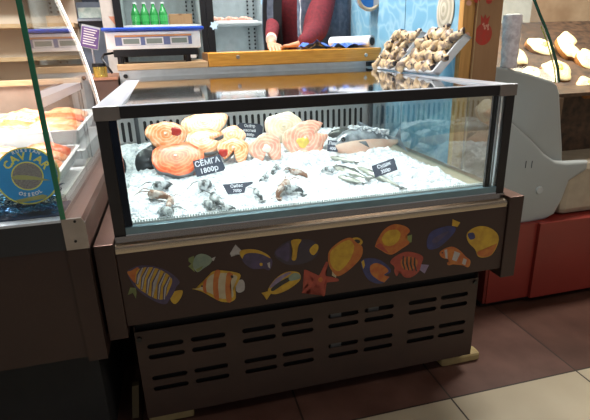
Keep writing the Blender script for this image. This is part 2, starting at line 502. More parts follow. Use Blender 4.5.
def band(a, b, w0, w1=None):
    """thin curved stripe polygon between two points with a little bow"""
    w1 = w1 or w0; ax, ay = a; bx, by = b; dx, dy = bx - ax, by - ay; L = math.hypot(dx, dy); nx, ny = -dy / L, dx / L
    mx_, my_ = (ax + bx) / 2 + nx * L * .08, (ay + by) / 2 + ny * L * .08
    return [(ax - nx * w0, ay - ny * w0), (mx_ - nx * w1 * 1.1, my_ - ny * w1 * 1.1), (bx - nx * w0, by - ny * w0), (bx + nx * w0, by + ny * w0), (mx_ + nx * w1 * 1.1, my_ + ny * w1 * 1.1), (ax + nx * w0, ay + ny * w0)]


lay = [('grn', [(52, 265), (62, 235), (85, 236), (88, 258), (85, 280), (74, 256)], 0), ('yel', [(228, 262), (250, 248), (276, 248), (268, 278), (246, 302), (228, 288)], 1),
       ('pur', [(50, 172), (62, 160), (95, 146), (150, 146), (205, 163), (240, 185), (264, 212), (250, 232), (240, 256), (222, 285), (205, 303), (165, 292), (120, 266), (85, 238), (62, 205)], 1),
       ('ora', [(50, 172), (66, 166), (95, 152), (92, 180), (84, 215), (66, 200)], 1),
       ('yel', [(95, 160), (150, 152), (200, 170), (232, 200), (225, 235), (200, 280), (165, 280), (120, 255), (88, 228), (84, 195)], 1)]
for i, (a, b) in enumerate([((112, 152), (90, 222)), ((136, 150), (108, 244)), ((160, 154), (130, 262)), ((182, 162), (152, 276)), ((204, 174), (176, 284)), ((224, 190), (200, 285))]):
    lay.append(('pur', band(a, b, 5, 7), 0)); lay.append(('whi', band((a[0] + 1, a[1] + 2), (b[0] + 1, b[1] - 2), 2, 3.2), 0))
sticker('yellow and white striped fish sticker at the far left of the panel', lay, c1)
sticker('small pale green fish sticker', [('grn', [(300, 115), (322, 105), (325, 125), (318, 142), (326, 172), (299, 148), (312, 138), (300, 128)], 0), ('whi', [(390, 118), (411, 108), (403, 126), (392, 124)], 0),
        ('pgr', [(322, 120), (332, 104), (352, 97), (378, 103), (396, 118), (388, 138), (362, 156), (338, 172), (322, 158), (318, 138)], 1), ('grn', [(330, 160), (360, 146), (352, 160), (336, 171)], 0)], c1)
sticker('cream long-nosed fish sticker with orange bands', [('whi', [(490, 224), (504, 206), (520, 203), (529, 218), (527, 246), (505, 256), (490, 242)], 1),
        ('yel', [(314, 240), (340, 236), (362, 212), (385, 182), (402, 168), (440, 165), (508, 178), (506, 205), (490, 238), (493, 262), (490, 282), (468, 294), (430, 291), (385, 268), (345, 247)], 1),
        ('cre', [(322, 240), (345, 237), (368, 214), (392, 184), (440, 175), (495, 186), (494, 208), (482, 238), (480, 275), (430, 279), (390, 258), (350, 244)], 1),
        ('ora', [(362, 210), (374, 200), (370, 225), (374, 258), (362, 250), (358, 235)], 1), ('ora', [(408, 168), (430, 168), (420, 215), (424, 284), (404, 272), (400, 222)], 1), ('ora', [(458, 176), (482, 182), (470, 222), (476, 288), (456, 290), (450, 230)], 1),
        ('blk', [(472, 186), (481, 186), (483, 194), (475, 197)], 1), ('blk', [(352, 226), (358, 226), (358, 232), (352, 232)], 1)], c1)
sticker('purple and yellow fish sticker with a pale tail', [('whi', [(0, 136), (22, 100), (46, 124), (42, 140), (20, 140), (5, 150)], 0),
        ('pur', [(40, 128), (75, 118), (115, 122), (150, 138), (173, 168), (160, 205), (132, 196), (95, 200), (62, 180), (45, 152)], 1), ('yel', [(40, 128), (75, 119), (115, 123), (150, 139), (165, 156), (130, 140), (90, 134), (60, 140), (50, 158)], 1),
        ('whi', [(152, 176), (163, 172), (164, 198), (156, 192)], 0), ('yel', [(122, 176), (132, 176), (132, 186), (122, 186)], 1)], c2)
sticker('dark purple fish sticker with one yellow band', [('dpur', [(180, 136), (210, 100), (250, 82), (300, 78), (342, 86), (360, 110), (356, 142), (330, 166), (290, 180), (240, 183), (202, 166)], 1),
        ('pur', [(184, 136), (212, 108), (240, 95), (240, 165), (215, 160)], 1), ('yel', [(250, 84), (291, 80), (277, 110), (270, 160), (252, 161), (256, 122)], 1), ('yel', [(326, 118), (346, 98), (360, 104), (358, 124), (342, 143), (328, 135)], 1)], c2)
sticker('large yellow fish sticker with a looped tail', [('yel', [(496, 84), (502, 73), (524, 72), (540, 84), (538, 98), (522, 106), (506, 100)], 1), ('blk', [(506, 84), (516, 79), (530, 84), (528, 94), (514, 96)], 1),
        ('cre', [(418, 194), (440, 206), (432, 236), (416, 226)], 0), ('ora', [(400, 156), (408, 122), (450, 86), (492, 72), (516, 92), (540, 110), (536, 150), (500, 192), (456, 224), (432, 226), (406, 190)], 1),
        ('yel', [(408, 156), (414, 126), (450, 96), (486, 82), (506, 104), (500, 140), (480, 176), (450, 206), (430, 205), (412, 182)], 1)], c2)
sticker('slim yellow and blue fish sticker', [('yel', [(128, 298), (162, 288), (172, 292), (150, 326), (140, 308)], 0), ('yel', [(155, 284), (185, 240), (230, 212), (275, 212), (289, 230), (280, 252), (240, 282), (195, 301), (165, 300)], 1),
        ('lav', [(160, 278), (186, 242), (230, 216), (250, 216), (220, 236), (190, 262)], 1), ('blk', [(168, 280), (205, 250), (245, 232), (255, 240), (210, 268), (176, 290)], 1), ('pgr', [(240, 232), (262, 216), (284, 222), (286, 238), (262, 246), (244, 248)], 1)], c2)
sticker('red starfish sticker', [('red', [(391, 172), (400, 180), (388, 224), (412, 232), (441, 240), (440, 250), (402, 254), (384, 262), (388, 304), (376, 308), (366, 272), (350, 264), (302, 297), (296, 290), (340, 248), (338, 234), (304, 210), (310, 203), (352, 222), (366, 222)], 1),
        ('ora', [(364, 236), (374, 234), (378, 246), (368, 254), (360, 246)], 1)], c2, 'starfish_sticker')
sticker('blue and orange fish sticker', [('blu', [(4, 205), (30, 194), (70, 200), (105, 224), (112, 244), (95, 256), (108, 264), (85, 284), (60, 286), (30, 272), (10, 238)], 1),
        ('ora', [(38, 222), (62, 212), (92, 226), (104, 242), (88, 254), (100, 264), (84, 280), (62, 270), (40, 250)], 1), ('yel', [(5, 208), (14, 200), (18, 220), (12, 234)], 0), ('ora', [(82, 256), (108, 262), (88, 283), (78, 276)], 0)], c3)
sticker('round orange fish sticker', [('grn', [(162, 116), (190, 108), (188, 136), (166, 140)], 0), ('ora', [(55, 150), (66, 122), (90, 88), (126, 70), (166, 78), (182, 96), (164, 118), (181, 138), (152, 160), (120, 180), (98, 178), (78, 166), (58, 154)], 1),
        ('yel', [(80, 120), (100, 96), (132, 90), (148, 104), (140, 130), (118, 148), (90, 146)], 1), ('red', [(58, 150), (76, 140), (92, 160), (104, 176), (80, 164)], 1)], c3)
sticker('red fish sticker with black stripes and lavender tail', [('lav', [(220, 216), (252, 219), (236, 250), (216, 236)], 0), ('red', [(110, 210), (125, 190), (165, 171), (206, 176), (230, 190), (224, 216), (214, 244), (186, 264), (160, 262), (148, 240), (134, 260), (125, 242), (126, 225)], 1),
        ('ora', [(150, 200), (180, 188), (208, 200), (206, 225), (180, 238), (154, 228)], 1)] + [('blk', band((x, 186 + i * 2), (x + 6, 236 + i * 2), 2.2, 3), 0) for i, x in enumerate((158, 172, 186, 200))], c3)
sticker('blue fish sticker with a yellow tail', [('yel', [(338, 52), (366, 64), (356, 80), (336, 76)], 0), ('blu', [(244, 132), (258, 100), (290, 84), (332, 76), (350, 90), (322, 126), (285, 156), (250, 161)], 1), ('pur', [(262, 130), (290, 108), (325, 96), (300, 122), (275, 140)], 1)], c3)
sticker('orange fish sticker with white bands at lower right', [('ora', [(290, 176), (304, 162), (335, 152), (362, 164), (386, 188), (403, 204), (396, 227), (374, 220), (346, 216), (324, 220), (318, 212), (326, 200), (300, 192)], 1),
        ('whi', [(308, 164), (318, 162), (320, 196), (312, 194)], 0), ('whi', [(345, 168), (366, 176), (352, 206), (336, 200)], 0), ('whi', [(378, 194), (390, 200), (384, 220), (372, 214)], 0), ('blk', [(298, 172), (303, 172), (303, 177), (298, 177)], 0)], c3)
sticker('yellow fish sticker with a blue cheek at the right end', [('yel', [(390, 106), (414, 84), (450, 77), (486, 90), (506, 116), (500, 150), (480, 182), (450, 192), (430, 186), (420, 162), (396, 136)], 1),
        ('ora', [(430, 170), (470, 160), (500, 140), (480, 180), (450, 190), (432, 184)], 1), ('blu', [(393, 106), (414, 101), (420, 120), (402, 126)], 1)], c3)

# ------------------------------------------------------------------ crushed ice
def ice_mat():
    m = bpy.data.materials.new('crushed_ice'); m.use_nodes = True; nt = m.node_tree; b = nt.nodes['Principled BSDF']
    b.inputs['Base Color'].default_value = (.66, .70, .73, 1); b.inputs['Roughness'].default_value = .35
    tc = nt.nodes.new('ShaderNodeTexCoord'); v = nt.nodes.new('ShaderNodeTexVoronoi'); v.inputs['Scale'].default_value = 140
    nt.links.new(tc.outputs['Object'], v.inputs['Vector'])
    r = nt.nodes.new('ShaderNodeValToRGB'); r.color_ramp.elements[0].color = (.42, .47, .53, 1); r.color_ramp.elements[1].color = (.76, .79, .81, 1)
    v2 = nt.nodes.new('ShaderNodeTexNoise'); v2.inputs['Scale'].default_value = 55; v2.inputs['Detail'].default_value = 5
    nt.links.new(tc.outputs['Object'], v2.inputs['Vector']); r.color_ramp.elements[0].position = .36; r.color_ramp.elements[1].position = .58
    nt.links.new(v2.outputs['Fac'], r.inputs[0]); nt.links.new(r.outputs[0], b.inputs['Base Color'])
    bp = nt.nodes.new('ShaderNodeBump'); bp.inputs['Strength'].default_value = 1; bp.inputs['Distance'].default_value = .005
    nt.links.new(v.outputs['Distance'], bp.inputs['Height']); nt.links.new(bp.outputs[0], b.inputs['Normal'])
    return m


M_ice = ice_mat()


def sst(a, b, x):
    t = max(0, min(1, (x - a) / (b - a))); return t * t * (3 - 2 * t)


def ice_h(x, y, rough=True):
    h = .670 + .032 * sst(0.03, .22, y) + .012 * sst(.3, .7, y)
    e = noise.noise(Vector((x * 6, y * 6, 3))) * .025
    edge = 1.055 - .06 * sst(.2, .8, y) + e
    h = .664 + (h - .664) * (1 - sst(edge - .09, edge, x)) - .004 * sst(edge - .02, edge, x)
    h *= 1
    if rough and x < edge:
        h += noise.noise(Vector((x * 9, y * 9, 0))) * .014 + noise.noise(Vector((x * 38, y * 38, 1))) * .009 + noise.noise(Vector((x * 95, y * 95, 2))) * .006
    return max(h, .6585 if x >= edge else .6645)


bm = bmesh.new(); nx, ny = 260, 200; g = []
for j in range(ny + 1):
    for i in range(nx + 1):
        x = .0185 + (1.0535) * i / nx; y = .028 + (.945) * j / ny
        g.append(bm.verts.new((x, y, ice_h(x, y))))
for j in range(ny):
    for i in range(nx):
        a = j * (nx + 1) + i
        bm.faces.new((g[a], g[a + 1], g[a + nx + 2], g[a + nx + 1]))
obj('crushed_ice', bm, M_ice, kind='stuff', label='bed of white crushed ice filling the display case', cat='ice', sharp=40)

# ------------------------------------------------------------------ fish steaks
def flesh(name, c, c2, rscale=26):
    m = bpy.data.materials.new(name); m.use_nodes = True; nt = m.node_tree; b = nt.nodes['Principled BSDF']
    tc = nt.nodes.new('ShaderNodeTexCoord'); wv = nt.nodes.new('ShaderNodeTexWave'); wv.wave_type = 'RINGS'; wv.rings_direction = 'Z'
    wv.inputs['Scale'].default_value = rscale; wv.inputs['Distortion'].default_value = 9; wv.inputs['Detail'].default_value = 3; wv.inputs['Detail Scale'].default_value = .8
    nt.links.new(tc.outputs['Object'], wv.inputs['Vector'])
    n = nt.nodes.new('ShaderNodeTexNoise'); n.inputs['Scale'].default_value = 45; nt.links.new(tc.outputs['Object'], n.inputs['Vector'])
    r = nt.nodes.new('ShaderNodeValToRGB'); r.color_ramp.elements[0].color = (*c, 1); r.color_ramp.elements[1].color = (*c2, 1)
    r.color_ramp.elements[0].position = .55; r.color_ramp.elements[1].position = .98
    nt.links.new(wv.outputs['Fac'], r.inputs[0])
    r2 = nt.nodes.new('ShaderNodeValToRGB'); r2.color_ramp.elements[0].color = (*[x * .9 for x in c], 1); r2.color_ramp.elements[1].color = (*c2, 1)
    r2.color_ramp.elements[0].position = .4; r2.color_ramp.elements[1].position = .75
    nt.links.new(n.outputs['Fac'], r2.inputs[0])
    mx = nt.nodes.new('ShaderNodeMix'); mx.data_type = 'RGBA'; mx.inputs[0].default_value = .55
    nt.links.new(r.outputs[0], mx.inputs[6]); nt.links.new(r2.outputs[0], mx.inputs[7]); nt.links.new(mx.outputs[2], b.inputs['Base Color'])
    b.inputs['Roughness'].default_value = .35
    return m


F_red = flesh('salmon_red_flesh', (.86, .10, .025), (.95, .36, .17))
F_ora = flesh('salmon_orange_flesh', (.90, .27, .08), (.98, .72, .50))
F_pale = flesh('salmon_pale_flesh', (.92, .42, .20), (.98, .80, .62))
F_whi = flesh('white_fish_flesh', (.86, .72, .50), (.95, .90, .80), 22)
F_pink = flesh('pink_fish_flesh', (.85, .33, .24), (.95, .72, .52), 22)
M_skinS = mat('silver_fish_skin', (.35, .36, .36), .3, .5, col2=(.05, .055, .06), scale=12)
M_skinP = mat('pale_fish_skin', (.75, .52, .40), .35, col2=(.72, .62, .5), scale=20)
M_bone = mat('bone_white', (.9, .82, .7), .5)
M_cav = mat('belly_red', (.45, .03, .02), .3)
M_yel = mat('fat_yellow', (.85, .62, .12), .4)


def steak(label, c, w, h, rot, fm, skin, cavity='slot', th=.026, cav_mat=None, group=None, tilt=0, cavpos=(.0, .0), grp=None):
    """steak cut across a fish: horseshoe of flesh, skin round the rim, backbone and belly opening"""
    t = thing('fish_steak', label, 'fish steak', c, group=group or 'salmon steaks on the ice')
    t.rotation_mode = 'QUATERNION'; t.rotation_quaternion = rot
    n = 40
    def out(s, k):
        a = 2 * PI * k / n
        r = 1 + .05 * math.cos(2 * a) + .06 * math.sin(3 * a + w * 40) + .045 * math.cos(5 * a + h * 90) + .02 * math.sin(9 * a + w * 70)
        x, y = math.cos(a) * r * w / 2, math.sin(a) * r * h / 2
        if cavity == 'slot':                    # belly slit running in from the right-hand end
            d = abs(a if a < PI else 2 * PI - a)
            if d < .35: x -= (.35 - d) / .35 * w * .30
        if cavity == 'bottom':
            d = abs(a - 1.5 * PI)
            if d < .4: y += (.4 - d) / .4 * h * .38
        return Vector((x * s, y * s, 0))
    bm = bmesh.new(); secs = []
    for z, s in ((-th / 2, .93), (-th / 2 + .004, 1.0), (th / 2 - .004, 1.0), (th / 2, .95)):
        secs.append([out(s, k) + Vector((0, 0, z)) for k in range(n)])
    R = [[bm.verts.new(p) for p in s_] for s_ in secs]
    c0 = bm.verts.new((0, 0, th / 2 + .004)); rings = [[bm.verts.new(out(q, k) + Vector((0, 0, th / 2 + zz))) for k in range(n)] for q, zz in ((.72, .003), (.4, .005))]
    b0 = bm.verts.new((0, 0, -th / 2))
    for i in range(3):
        for k in range(n):
            f = bm.faces.new((R[i][k], R[i][(k + 1) % n], R[i + 1][(k + 1) % n], R[i + 1][k])); f.material_index = 1 if i < 2 else 0
    seq = [R[3]] + rings
    for i in range(2):
        for k in range(n): bm.faces.new((seq[i][k], seq[i][(k + 1) % n], seq[i + 1][(k + 1) % n], seq[i + 1][k]))
    for k in range(n):
        bm.faces.new((rings[1][k], rings[1][(k + 1) % n], c0)); bm.faces.new((R[0][(k + 1) % n], R[0][k], b0))
    obj('flesh', bm, [fm, skin], t, local=True, sharp=50)
    bm = bmesh.new(); cyl(bm, (-w * .04, h * .03, th / 2 - .004), (-w * .04, h * .03, th / 2 + .0075), .0055, .0045, 12); obj('backbone', bm, M_bone, t, local=True)
    if cav_mat:
        bm = bmesh.new(); blob(bm, (cavpos[0] * w, cavpos[1] * h, th / 2 + .002), w * .15, h * .16, .006, 18, amp=.008, fr=60); obj('belly_opening', bm, cav_mat, t, local=True, smooth=True)
    return t


def face_rot(yaw=0, lean=40, roll=0):
    """+Z of the steak towards the shopper, leaning back by lean degrees from upright"""
    return (Matrix.Rotation(math.radians(yaw), 3, 'Z') @ Matrix.Rotation(math.radians(90 - lean), 3, 'X') @ Matrix.Rotation(math.radians(roll), 3, 'Z')).to_quaternion()


def P(px, py, y): return at(px, py, y=y)


def size(px, y): return px * (Vector((0, y, .75)) - CP).dot(CF) / FPX


def st(label, px, py, y, wpx, hpx, **k):
    c = P(px, py, y); lean = k.pop('lean', 45); yaw = k.pop('yaw', 0); roll = k.pop('roll', 0)
    s = (c - CP).dot(CF) / FPX
    hh = 1.15 * hpx * s / max(.45, math.cos(math.radians(lean - 18)))
    return steak(label, c, wpx * s, hh, face_rot(yaw, lean, roll), k.pop('fm'), k.pop('skin', M_skinS), **k)


st('deep orange salmon steak lying frontmost on the ice behind the first price sign', 178, 160, .42, 49, 31, fm=F_red, lean=55, roll=4, cavity='none')
st('pale orange salmon steak with round red belly opening at the left end of the pile', 167, 136.5, .56, 38, 27, fm=F_ora, lean=35, roll=-14, cavity='none', cav_mat=M_cav, cavpos=(.22, .12))
st('pale salmon steak highest and rearmost in the salmon pile', 205, 125, .74, 44, 24, fm=F_pale, lean=50, roll=12, cavity='none')
st('orange salmon steak in the middle of the salmon pile', 203, 142, .60, 42, 24, fm=F_ora, lean=55, cavity='slot', cav_mat=M_bone, cavpos=(-.1, .1))
st('salmon steak at the right of the pile with its belly slit open', 234, 151, .52, 30, 24, fm=F_ora, lean=45, roll=-20, cavity='bottom', cav_mat=M_cav, cavpos=(-.3, -.22))
st('small pale salmon steak tucked behind the right of the salmon pile', 232, 137, .68, 26, 18, fm=F_pale, lean=45, roll=20, cavity='none')
gw = 'white fish steaks on the ice'
st('large white fish steak standing rearmost beside the slotted back wall', 284, 128, .72, 36, 29, fm=F_whi, skin=M_skinP, lean=25, cavity='none', group=gw)
st('pink-rimmed white fish steak at the front left of the white steaks', 266, 149, .50, 31, 27, fm=F_pink, skin=M_skinP, lean=22, cavity='bottom', group=gw, cav_mat=M_bone)
st('pinkish fish steak with yellow fat at the right of the white steaks', 306, 139, .58, 47, 32, fm=F_pink, skin=M_skinP, lean=25, roll=22, cavity='slot', cav_mat=M_yel, cavpos=(-.12, -.05), group=gw)

# dark tail piece at the left
t = thing('fish_tail_piece', 'dark-skinned piece of salmon tail beside the left glass of the case', 'fish piece', P(154, 153, .58))
c = Vector(t.location)
bm = bmesh.new(); secs = []
for i in range(10):
    u = i / 9; r = .05 * (1 - .55 * u)
    secs.append([(c.x - .02 + .03 * u, c.y - .11 + .28 * u, c.z - .015) + Vector((math.cos(2 * PI * k / 20) * r * .8, 0, math.sin(2 * PI * k / 20) * r)) if False else Vector((c.x - .02 + .03 * u + math.cos(2 * PI * k / 20) * r * .8, c.y - .11 + .28 * u, c.z - .012 + math.sin(2 * PI * k / 20) * r)) for k in range(20)])
loft(bm, secs); obj('tail_body', bm, mat('dark_fish_skin', (.02, .022, .025), .3, col2=(.05, .055, .06), scale=40), t, smooth=True)
bm = bmesh.new(); prism(bm, [(c.y + .17, c.z - .03), (c.y + .24, c.z + .04), (c.y + .22, c.z - .01), (c.y + .24, c.z - .05)], .004, axis='x', off=c.x + .008); obj('tail_fin', bm, M_black, t)

# ------------------------------------------------------------------ whole fish
M_eye = mat('fish_eye', (.02, .02, .02), .1)
M_eyew = mat('fish_eye_ring', (.6, .55, .35), .3)
M_back = mat('fish_back_grey', (.05, .055, .055), .35, .2, col2=(.11, .12, .11), scale=60)
M_bell = mat('fish_belly_pale', (.36, .37, .33), .3, .2, col2=(.24, .26, .22), scale=40)
M_pinkb = mat('fish_belly_pink', (.72, .45, .34), .4, col2=(.75, .62, .5), scale=14)


def fish(name, label, head, tail, hgt, thk, back=None, belly=None, cat='fish', group=None, roll=0, curve=0.0, bury=0.0):
    head = Vector(head); tail = Vector(tail); ax = (tail - head); L = ax.length; ax.normalize()
    t = thing(name, label, cat, head, group=group)
    t.rotation_mode = 'QUATERNION'
    z = Vector((0, 0, 1)); yv = z.cross(ax).normalized(); zv = ax.cross(yv)
    R = Matrix((ax, yv, zv)).transposed() @ Matrix.Rotation(math.radians(roll), 3, 'X')
    t.rotation_quaternion = R.to_quaternion()
    # local: x along body, z is thickness (lies on its side), y is height
    prof = [(0, .03), (.03, .30), (.08, .55), (.16, .82), (.28, 1.0), (.42, .98), (.58, .78), (.72, .50), (.82, .28), (.88, .20)]
    bm = bmesh.new(); n = 16; secs = []
    for u, s in prof:
        secs.append([Vector((u * L, math.cos(2 * PI * k / n) * s * hgt / 2 + curve * math.sin(u * PI), math.sin(2 * PI * k / n) * (s ** .8) * thk / 2)) for k in range(n)])
    loft(bm, secs, mfun=lambda i, k: 0 if (k < 4 or k >= n - 3) else 1)
    body = obj('body', bm, [back or M_back, belly or M_bell], t, local=True, smooth=True)
    bm = bmesh.new(); prism(bm, [(.86 * L, -.09 * hgt), (1.0 * L, -.42 * hgt), (.95 * L, 0), (1.0 * L, .42 * hgt), (.86 * L, .09 * hgt)], .002, axis='z', off=-.001); obj('tail_fin', bm, back or M_back, t, local=True)
    bm = bmesh.new(); prism(bm, [(.34 * L, .44 * hgt + curve * .9), (.42 * L, .72 * hgt + curve), (.6 * L, .46 * hgt + curve * .9), (.6 * L, .3 * hgt + curve * .9)], .002, axis='z', off=-.001); obj('dorsal_fin', bm, back or M_back, t, local=True)
    bm = bmesh.new(); prism(bm, [(.24 * L, -.05 * hgt), (.36 * L, -.25 * hgt), (.34 * L, -.05 * hgt)], .002, axis='z', off=thk * .47); obj('side_fin', bm, back or M_back, t, local=True)
    bm = bmesh.new(); blob(bm, (.085 * L, .10 * hgt, thk * .31), hgt * .075, hgt * .075, thk * .06, 10); obj('eye', bm, M_eye, t, local=True, smooth=True)
    return t


def onice(px, py, lift=.006, it=6):
    z = .70
    for _ in range(it):
        p = at(px, py, z=z); z = ice_h(max(.03, min(1.0, p.x)), max(.03, min(.95, p.y)), False) + lift
    return at(px, py, z=z)


gf = 'whole grey fish half sunk in the ice'
fish('whole_fish', 'slim silver fish lying diagonally in front of the rightmost price sign', onice(357, 167), onice(405, 189), .032, .02, roll=-10, group=gf)
fish('whole_fish', 'pale silver fish lying in the ice left of the slim diagonal one', onice(333, 166), onice(372, 180), .034, .022, roll=20, group=gf)
fish('whole_fish', 'small silver fish showing only its back above the two diagonal fish', onice(330, 157), onice(358, 163), .024, .018, group=gf)
fish('whole_fish', 'grey fish buried in the ice below the two diagonal fish', onice(338, 176, .0), onice(366, 184, .0), .03, .016, group=gf)
t = fish('large_fish', 'large pink-bellied fish with dark back and ice heaped on it at the rear right', P(334, 146, .50), P(404, 140, .60), .13, .085, back=mat('fish_back_silver', (.34, .38, .41), .3, .3, col2=(.12, .14, .16), scale=30), belly=M_pinkb, roll=58)
t2 = fish('large_fish', 'dark fish lying rearmost behind the large pink-bellied fish', P(328, 135, .78), P(372, 133, .80), .06, .05, belly=M_back, roll=30)
bm = bmesh.new()
for k in range(220):
    a = random.random(); q = P(352 + a * 34 + random.uniform(-3, 3), 126 + random.random() ** 1.5 * 9 + 4 * a, .53 + random.random() * .05); r_ = random.uniform(.003, .008)
    blob(bm, q, r_, r_ * .9, r_ * .8, 6, amp=.004, fr=190)
obj('ice_heap', bm, M_ice, kind='stuff', label='loose crushed ice heaped over the large pink-bellied fish', cat='ice')

# prawns / small heads poking out of the ice
M_pr = mat('prawn_grey', (.06, .07, .075), .4, col2=(.50, .54, .55), scale=90, thr=(.42, .56))
M_prb = mat('prawn_brown', (.20, .10, .06), .4, col2=(.45, .40, .36), scale=90, thr=(.42, .56))


def prawn_master(m):
    t = thing('raw_prawn', 'raw grey prawn', 'prawn', (0, 0, 0))
    bm = bmesh.new(); n = 10; secs = []
    for i in range(13):
        u = i / 12; a = -.2 + u * 1.9
        cx, cz = math.sin(a) * .030 - .012, math.cos(a) * .009 - .002
        r = .0068 * (1 - .6 * u) * (1 + .12 * (i % 2)) * (.5 if i == 0 else 1)
        secs.append([Vector((cx, math.cos(2 * PI * k / n) * r, cz + math.sin(2 * PI * k / n) * r)) for k in range(n)])
    loft(bm, secs); obj('body', bm, m, t, local=True, smooth=True)
    bm = bmesh.new()
    for s in (-1, 1): tube(bm, [(-.012, s * .003, .012), (-.026, s * .008, .014), (-.038, s * .014, .008)], [.0009, .0007, .0004], 5)
    obj('feeler', bm, m, t, local=True)
    bm = bmesh.new(); prism(bm, [(.012, -.005), (.024, -.009), (.022, 0), (.024, .009), (.012, .005)], .0015, axis='z', off=-.006); obj('tail_fan', bm, m, t, local=True)
    return t


spots = [(164, 189, 0, 1.5, 'left end, nearest the left glass and upper of three'), (160, 199, 1, 1.4, 'left end, middle one beside the left glass'), (166, 215, 0, 1.4, 'front left corner, closest to the lip'),
         (206, 188, 0, 1.6, 'between the left glass and the second price sign'), (218, 205, 0, 1.6, 'front, below the second price sign'), (208, 207, 0, 1.2, 'front, just left of the one below the second price sign'),
         (283, 191, 1, 1.5, 'front middle, reddish brown'), (294, 192, 0, 1.2, 'front middle, just right of the brown one'), (299, 176, 1, 1.2, 'middle, below the pinkish fish steak'), (258, 196, 0, 1.0, 'front, right of the second price sign'),
         (275, 171, 0, 1.0, 'middle, below the pink-rimmed steak'), (288, 173, 0, 1.1, 'middle, between the white steaks and the brown one'), (264, 180, 0, .9, 'middle, right of the tip of the second price sign'), (228, 211, 0, 1.0, 'front, below and right of the second price sign'), (328, 172, 0, 1.1, 'middle, left of the silver fish'), (170, 206, 1, 1.1, 'front left, brownish')]
pm = [prawn_master(M_pr), prawn_master(M_prb)]; used = [False, False]
for i, (px, py, k, s, wh) in enumerate(spots):
    p = onice(px, py, .002); rz = random.uniform(-2.5, 2.5)
    lab = ('brown' if k else 'grey') + ' prawn in the ice, ' + wh
    if not used[k]:
        o = pm[k]; used[k] = True; o.location = p; o.rotation_euler = (0, 0, rz); o['label'] = lab
    else: o = dup(pm[k], p, (0, 0, rz), lab)
    s *= 1.25; o.scale = (s, s, s * 1.15); o['group'] = 'prawns half sunk in the ice'

# ------------------------------------------------------------------ price signs
M_slate = mat('slate_sign', (.045, .055, .085), .6, col2=(.06, .07, .10), scale=30)
M_chalk = mat('chalk_white', (.85, .88, .95), .7)


def sign(label, tl, tr, bl, lines, pts=None, sz=None):
    tl, tr, bl = Vector(tl), Vector(tr), Vector(bl)
    u = (tr - tl); W_ = u.length; u.normalize(); v = (tl - bl); v = v - u * v.dot(u); H_ = v.length; v.normalize(); n = u.cross(v)
    M = Matrix((u, v, n)).transposed().to_4x4(); M.translation = tl + u * W_ / 2 - v * H_ / 2
    t = thing('price_sign', label, 'price sign', M.translation, group='slate price signs on the ice'); t.rotation_mode = 'QUATERNION'; t.rotation_quaternion = M.to_quaternion()
    bm = bmesh.new(); pp = [(a * W_, b * H_) for a, b in (pts or [(-.5, -.5), (.5, -.5), (.5, .5), (-.5, .5)])]
    prism(bm, pp, .002, axis='z', off=-.002, bev=.0004); obj('plate', bm, M_slate, t, local=True)
    bm = bmesh.new(); k = len(lines); s = sz or H_ / k * .8
    for i, ln in enumerate(lines):
        text_bm(bm, ln, s, Matrix.Translation((0 if not isinstance(ln, tuple) else 0, H_ * (.5 - (i + .5) / k) * .92, .0006)), bold=s * .02)
    obj('chalk_lettering', bm, M_chalk, t, local=True)
    bm = bmesh.new(); tube(bm, [(0, -H_ * .3, -.004), (0, -H_ * .9, -.004)], .0015, 6); obj('spike', bm, M_white, t, local=True)
    return t


sign('dark sign chalked with a price of 1800 leaning on the front salmon steak', P(192.5, 161, .345), P(219.5, 154.5, .345), P(198, 177, .335), ['СЁМГА', '1800р'], [(-.5, -.5), (.5, -.5), (.58, -.35), (.5, .5), (-.5, .5)], .023)
sign('dark three-line sign standing in front of the slotted back wall', P(237.5, 122.5, .80), P(262, 124, .80), P(238.5, 137, .79), ['Осётр', 'каспий', '1800р'], [(-.4, -.5), (.5, -.5), (.55, .3), (.4, .5), (-.4, .5), (-.5, .3), (-.5, -.3)])
YC = onice(228, 192, .006).y; YE = onice(385, 176, .006).y
sign('dark pointed sign half sunk in the ice at the front middle', P(222.5, 184.5, YC), P(250, 181.8, YC), P(227.5, 194.5, YC - .012), ['Сибас', '700р'], [(-.35, -.5), (.25, -.5), (.32, .0), (.6, .32), (.6, .5), (-.5, .5)])
sign('small dark sign between the pinkish steak and the large fish', P(328, 140, .5), P(338.5, 141, .5), P(326, 151, .49), ['Лещ', '400'], [(-.5, -.5), (.5, -.5), (.5, .5), (-.5, .5)])
sign('dark sign tilted on the ice at the right, behind the slim silver fish', P(371.5, 166, YE), P(394, 158, YE), P(379, 176.5, YE - .012), ['Судак', '350р'])

# ------------------------------------------------------------------ serving counter behind, plank, plywood
ct = thing('service_counter', 'grey serving counter behind the display case', 'counter', (.6, 1.2, 0))
obj('counter_body', Box(-.03, 1.17, 1.055, 1.42, 0, 1.008), M_cgrey, ct)
obj('bolt', Cyl((-.006, 1.055, 1.003 - .018), (-.006, 1.048, 1.003 - .018), .009, n=14), M_black, ct)
obj('bracket', Box(1.09, 1.165, 1.035, 1.055, .985, 1.005), M_black, ct)
obj('plywood_board', Box(-.034, .345, 1.05, 1.42, 1.0085, 1.034, bev=.001), M_ply, label='pale plywood board under the white weighing scale', cat='board')
t = thing('wooden_worktop', 'orange varnished wooden plank along the back of the display case', 'worktop', (.78, 1.05, 1.0085))
obj('plank', Box(.348, 1.165, 1.05, 1.42, 1.0085, 1.067, bev=.003), M_plank, t)
for px, py in ((238, 57), (366, 55)):
    q = P(px, py, 1.05)
    bm = bmesh.new(); cyl(bm, (q.x, 1.05, q.z), (q.x, 1.046, q.z), .009, .007, 14); obj('screw_head', bm, M_screw, t)

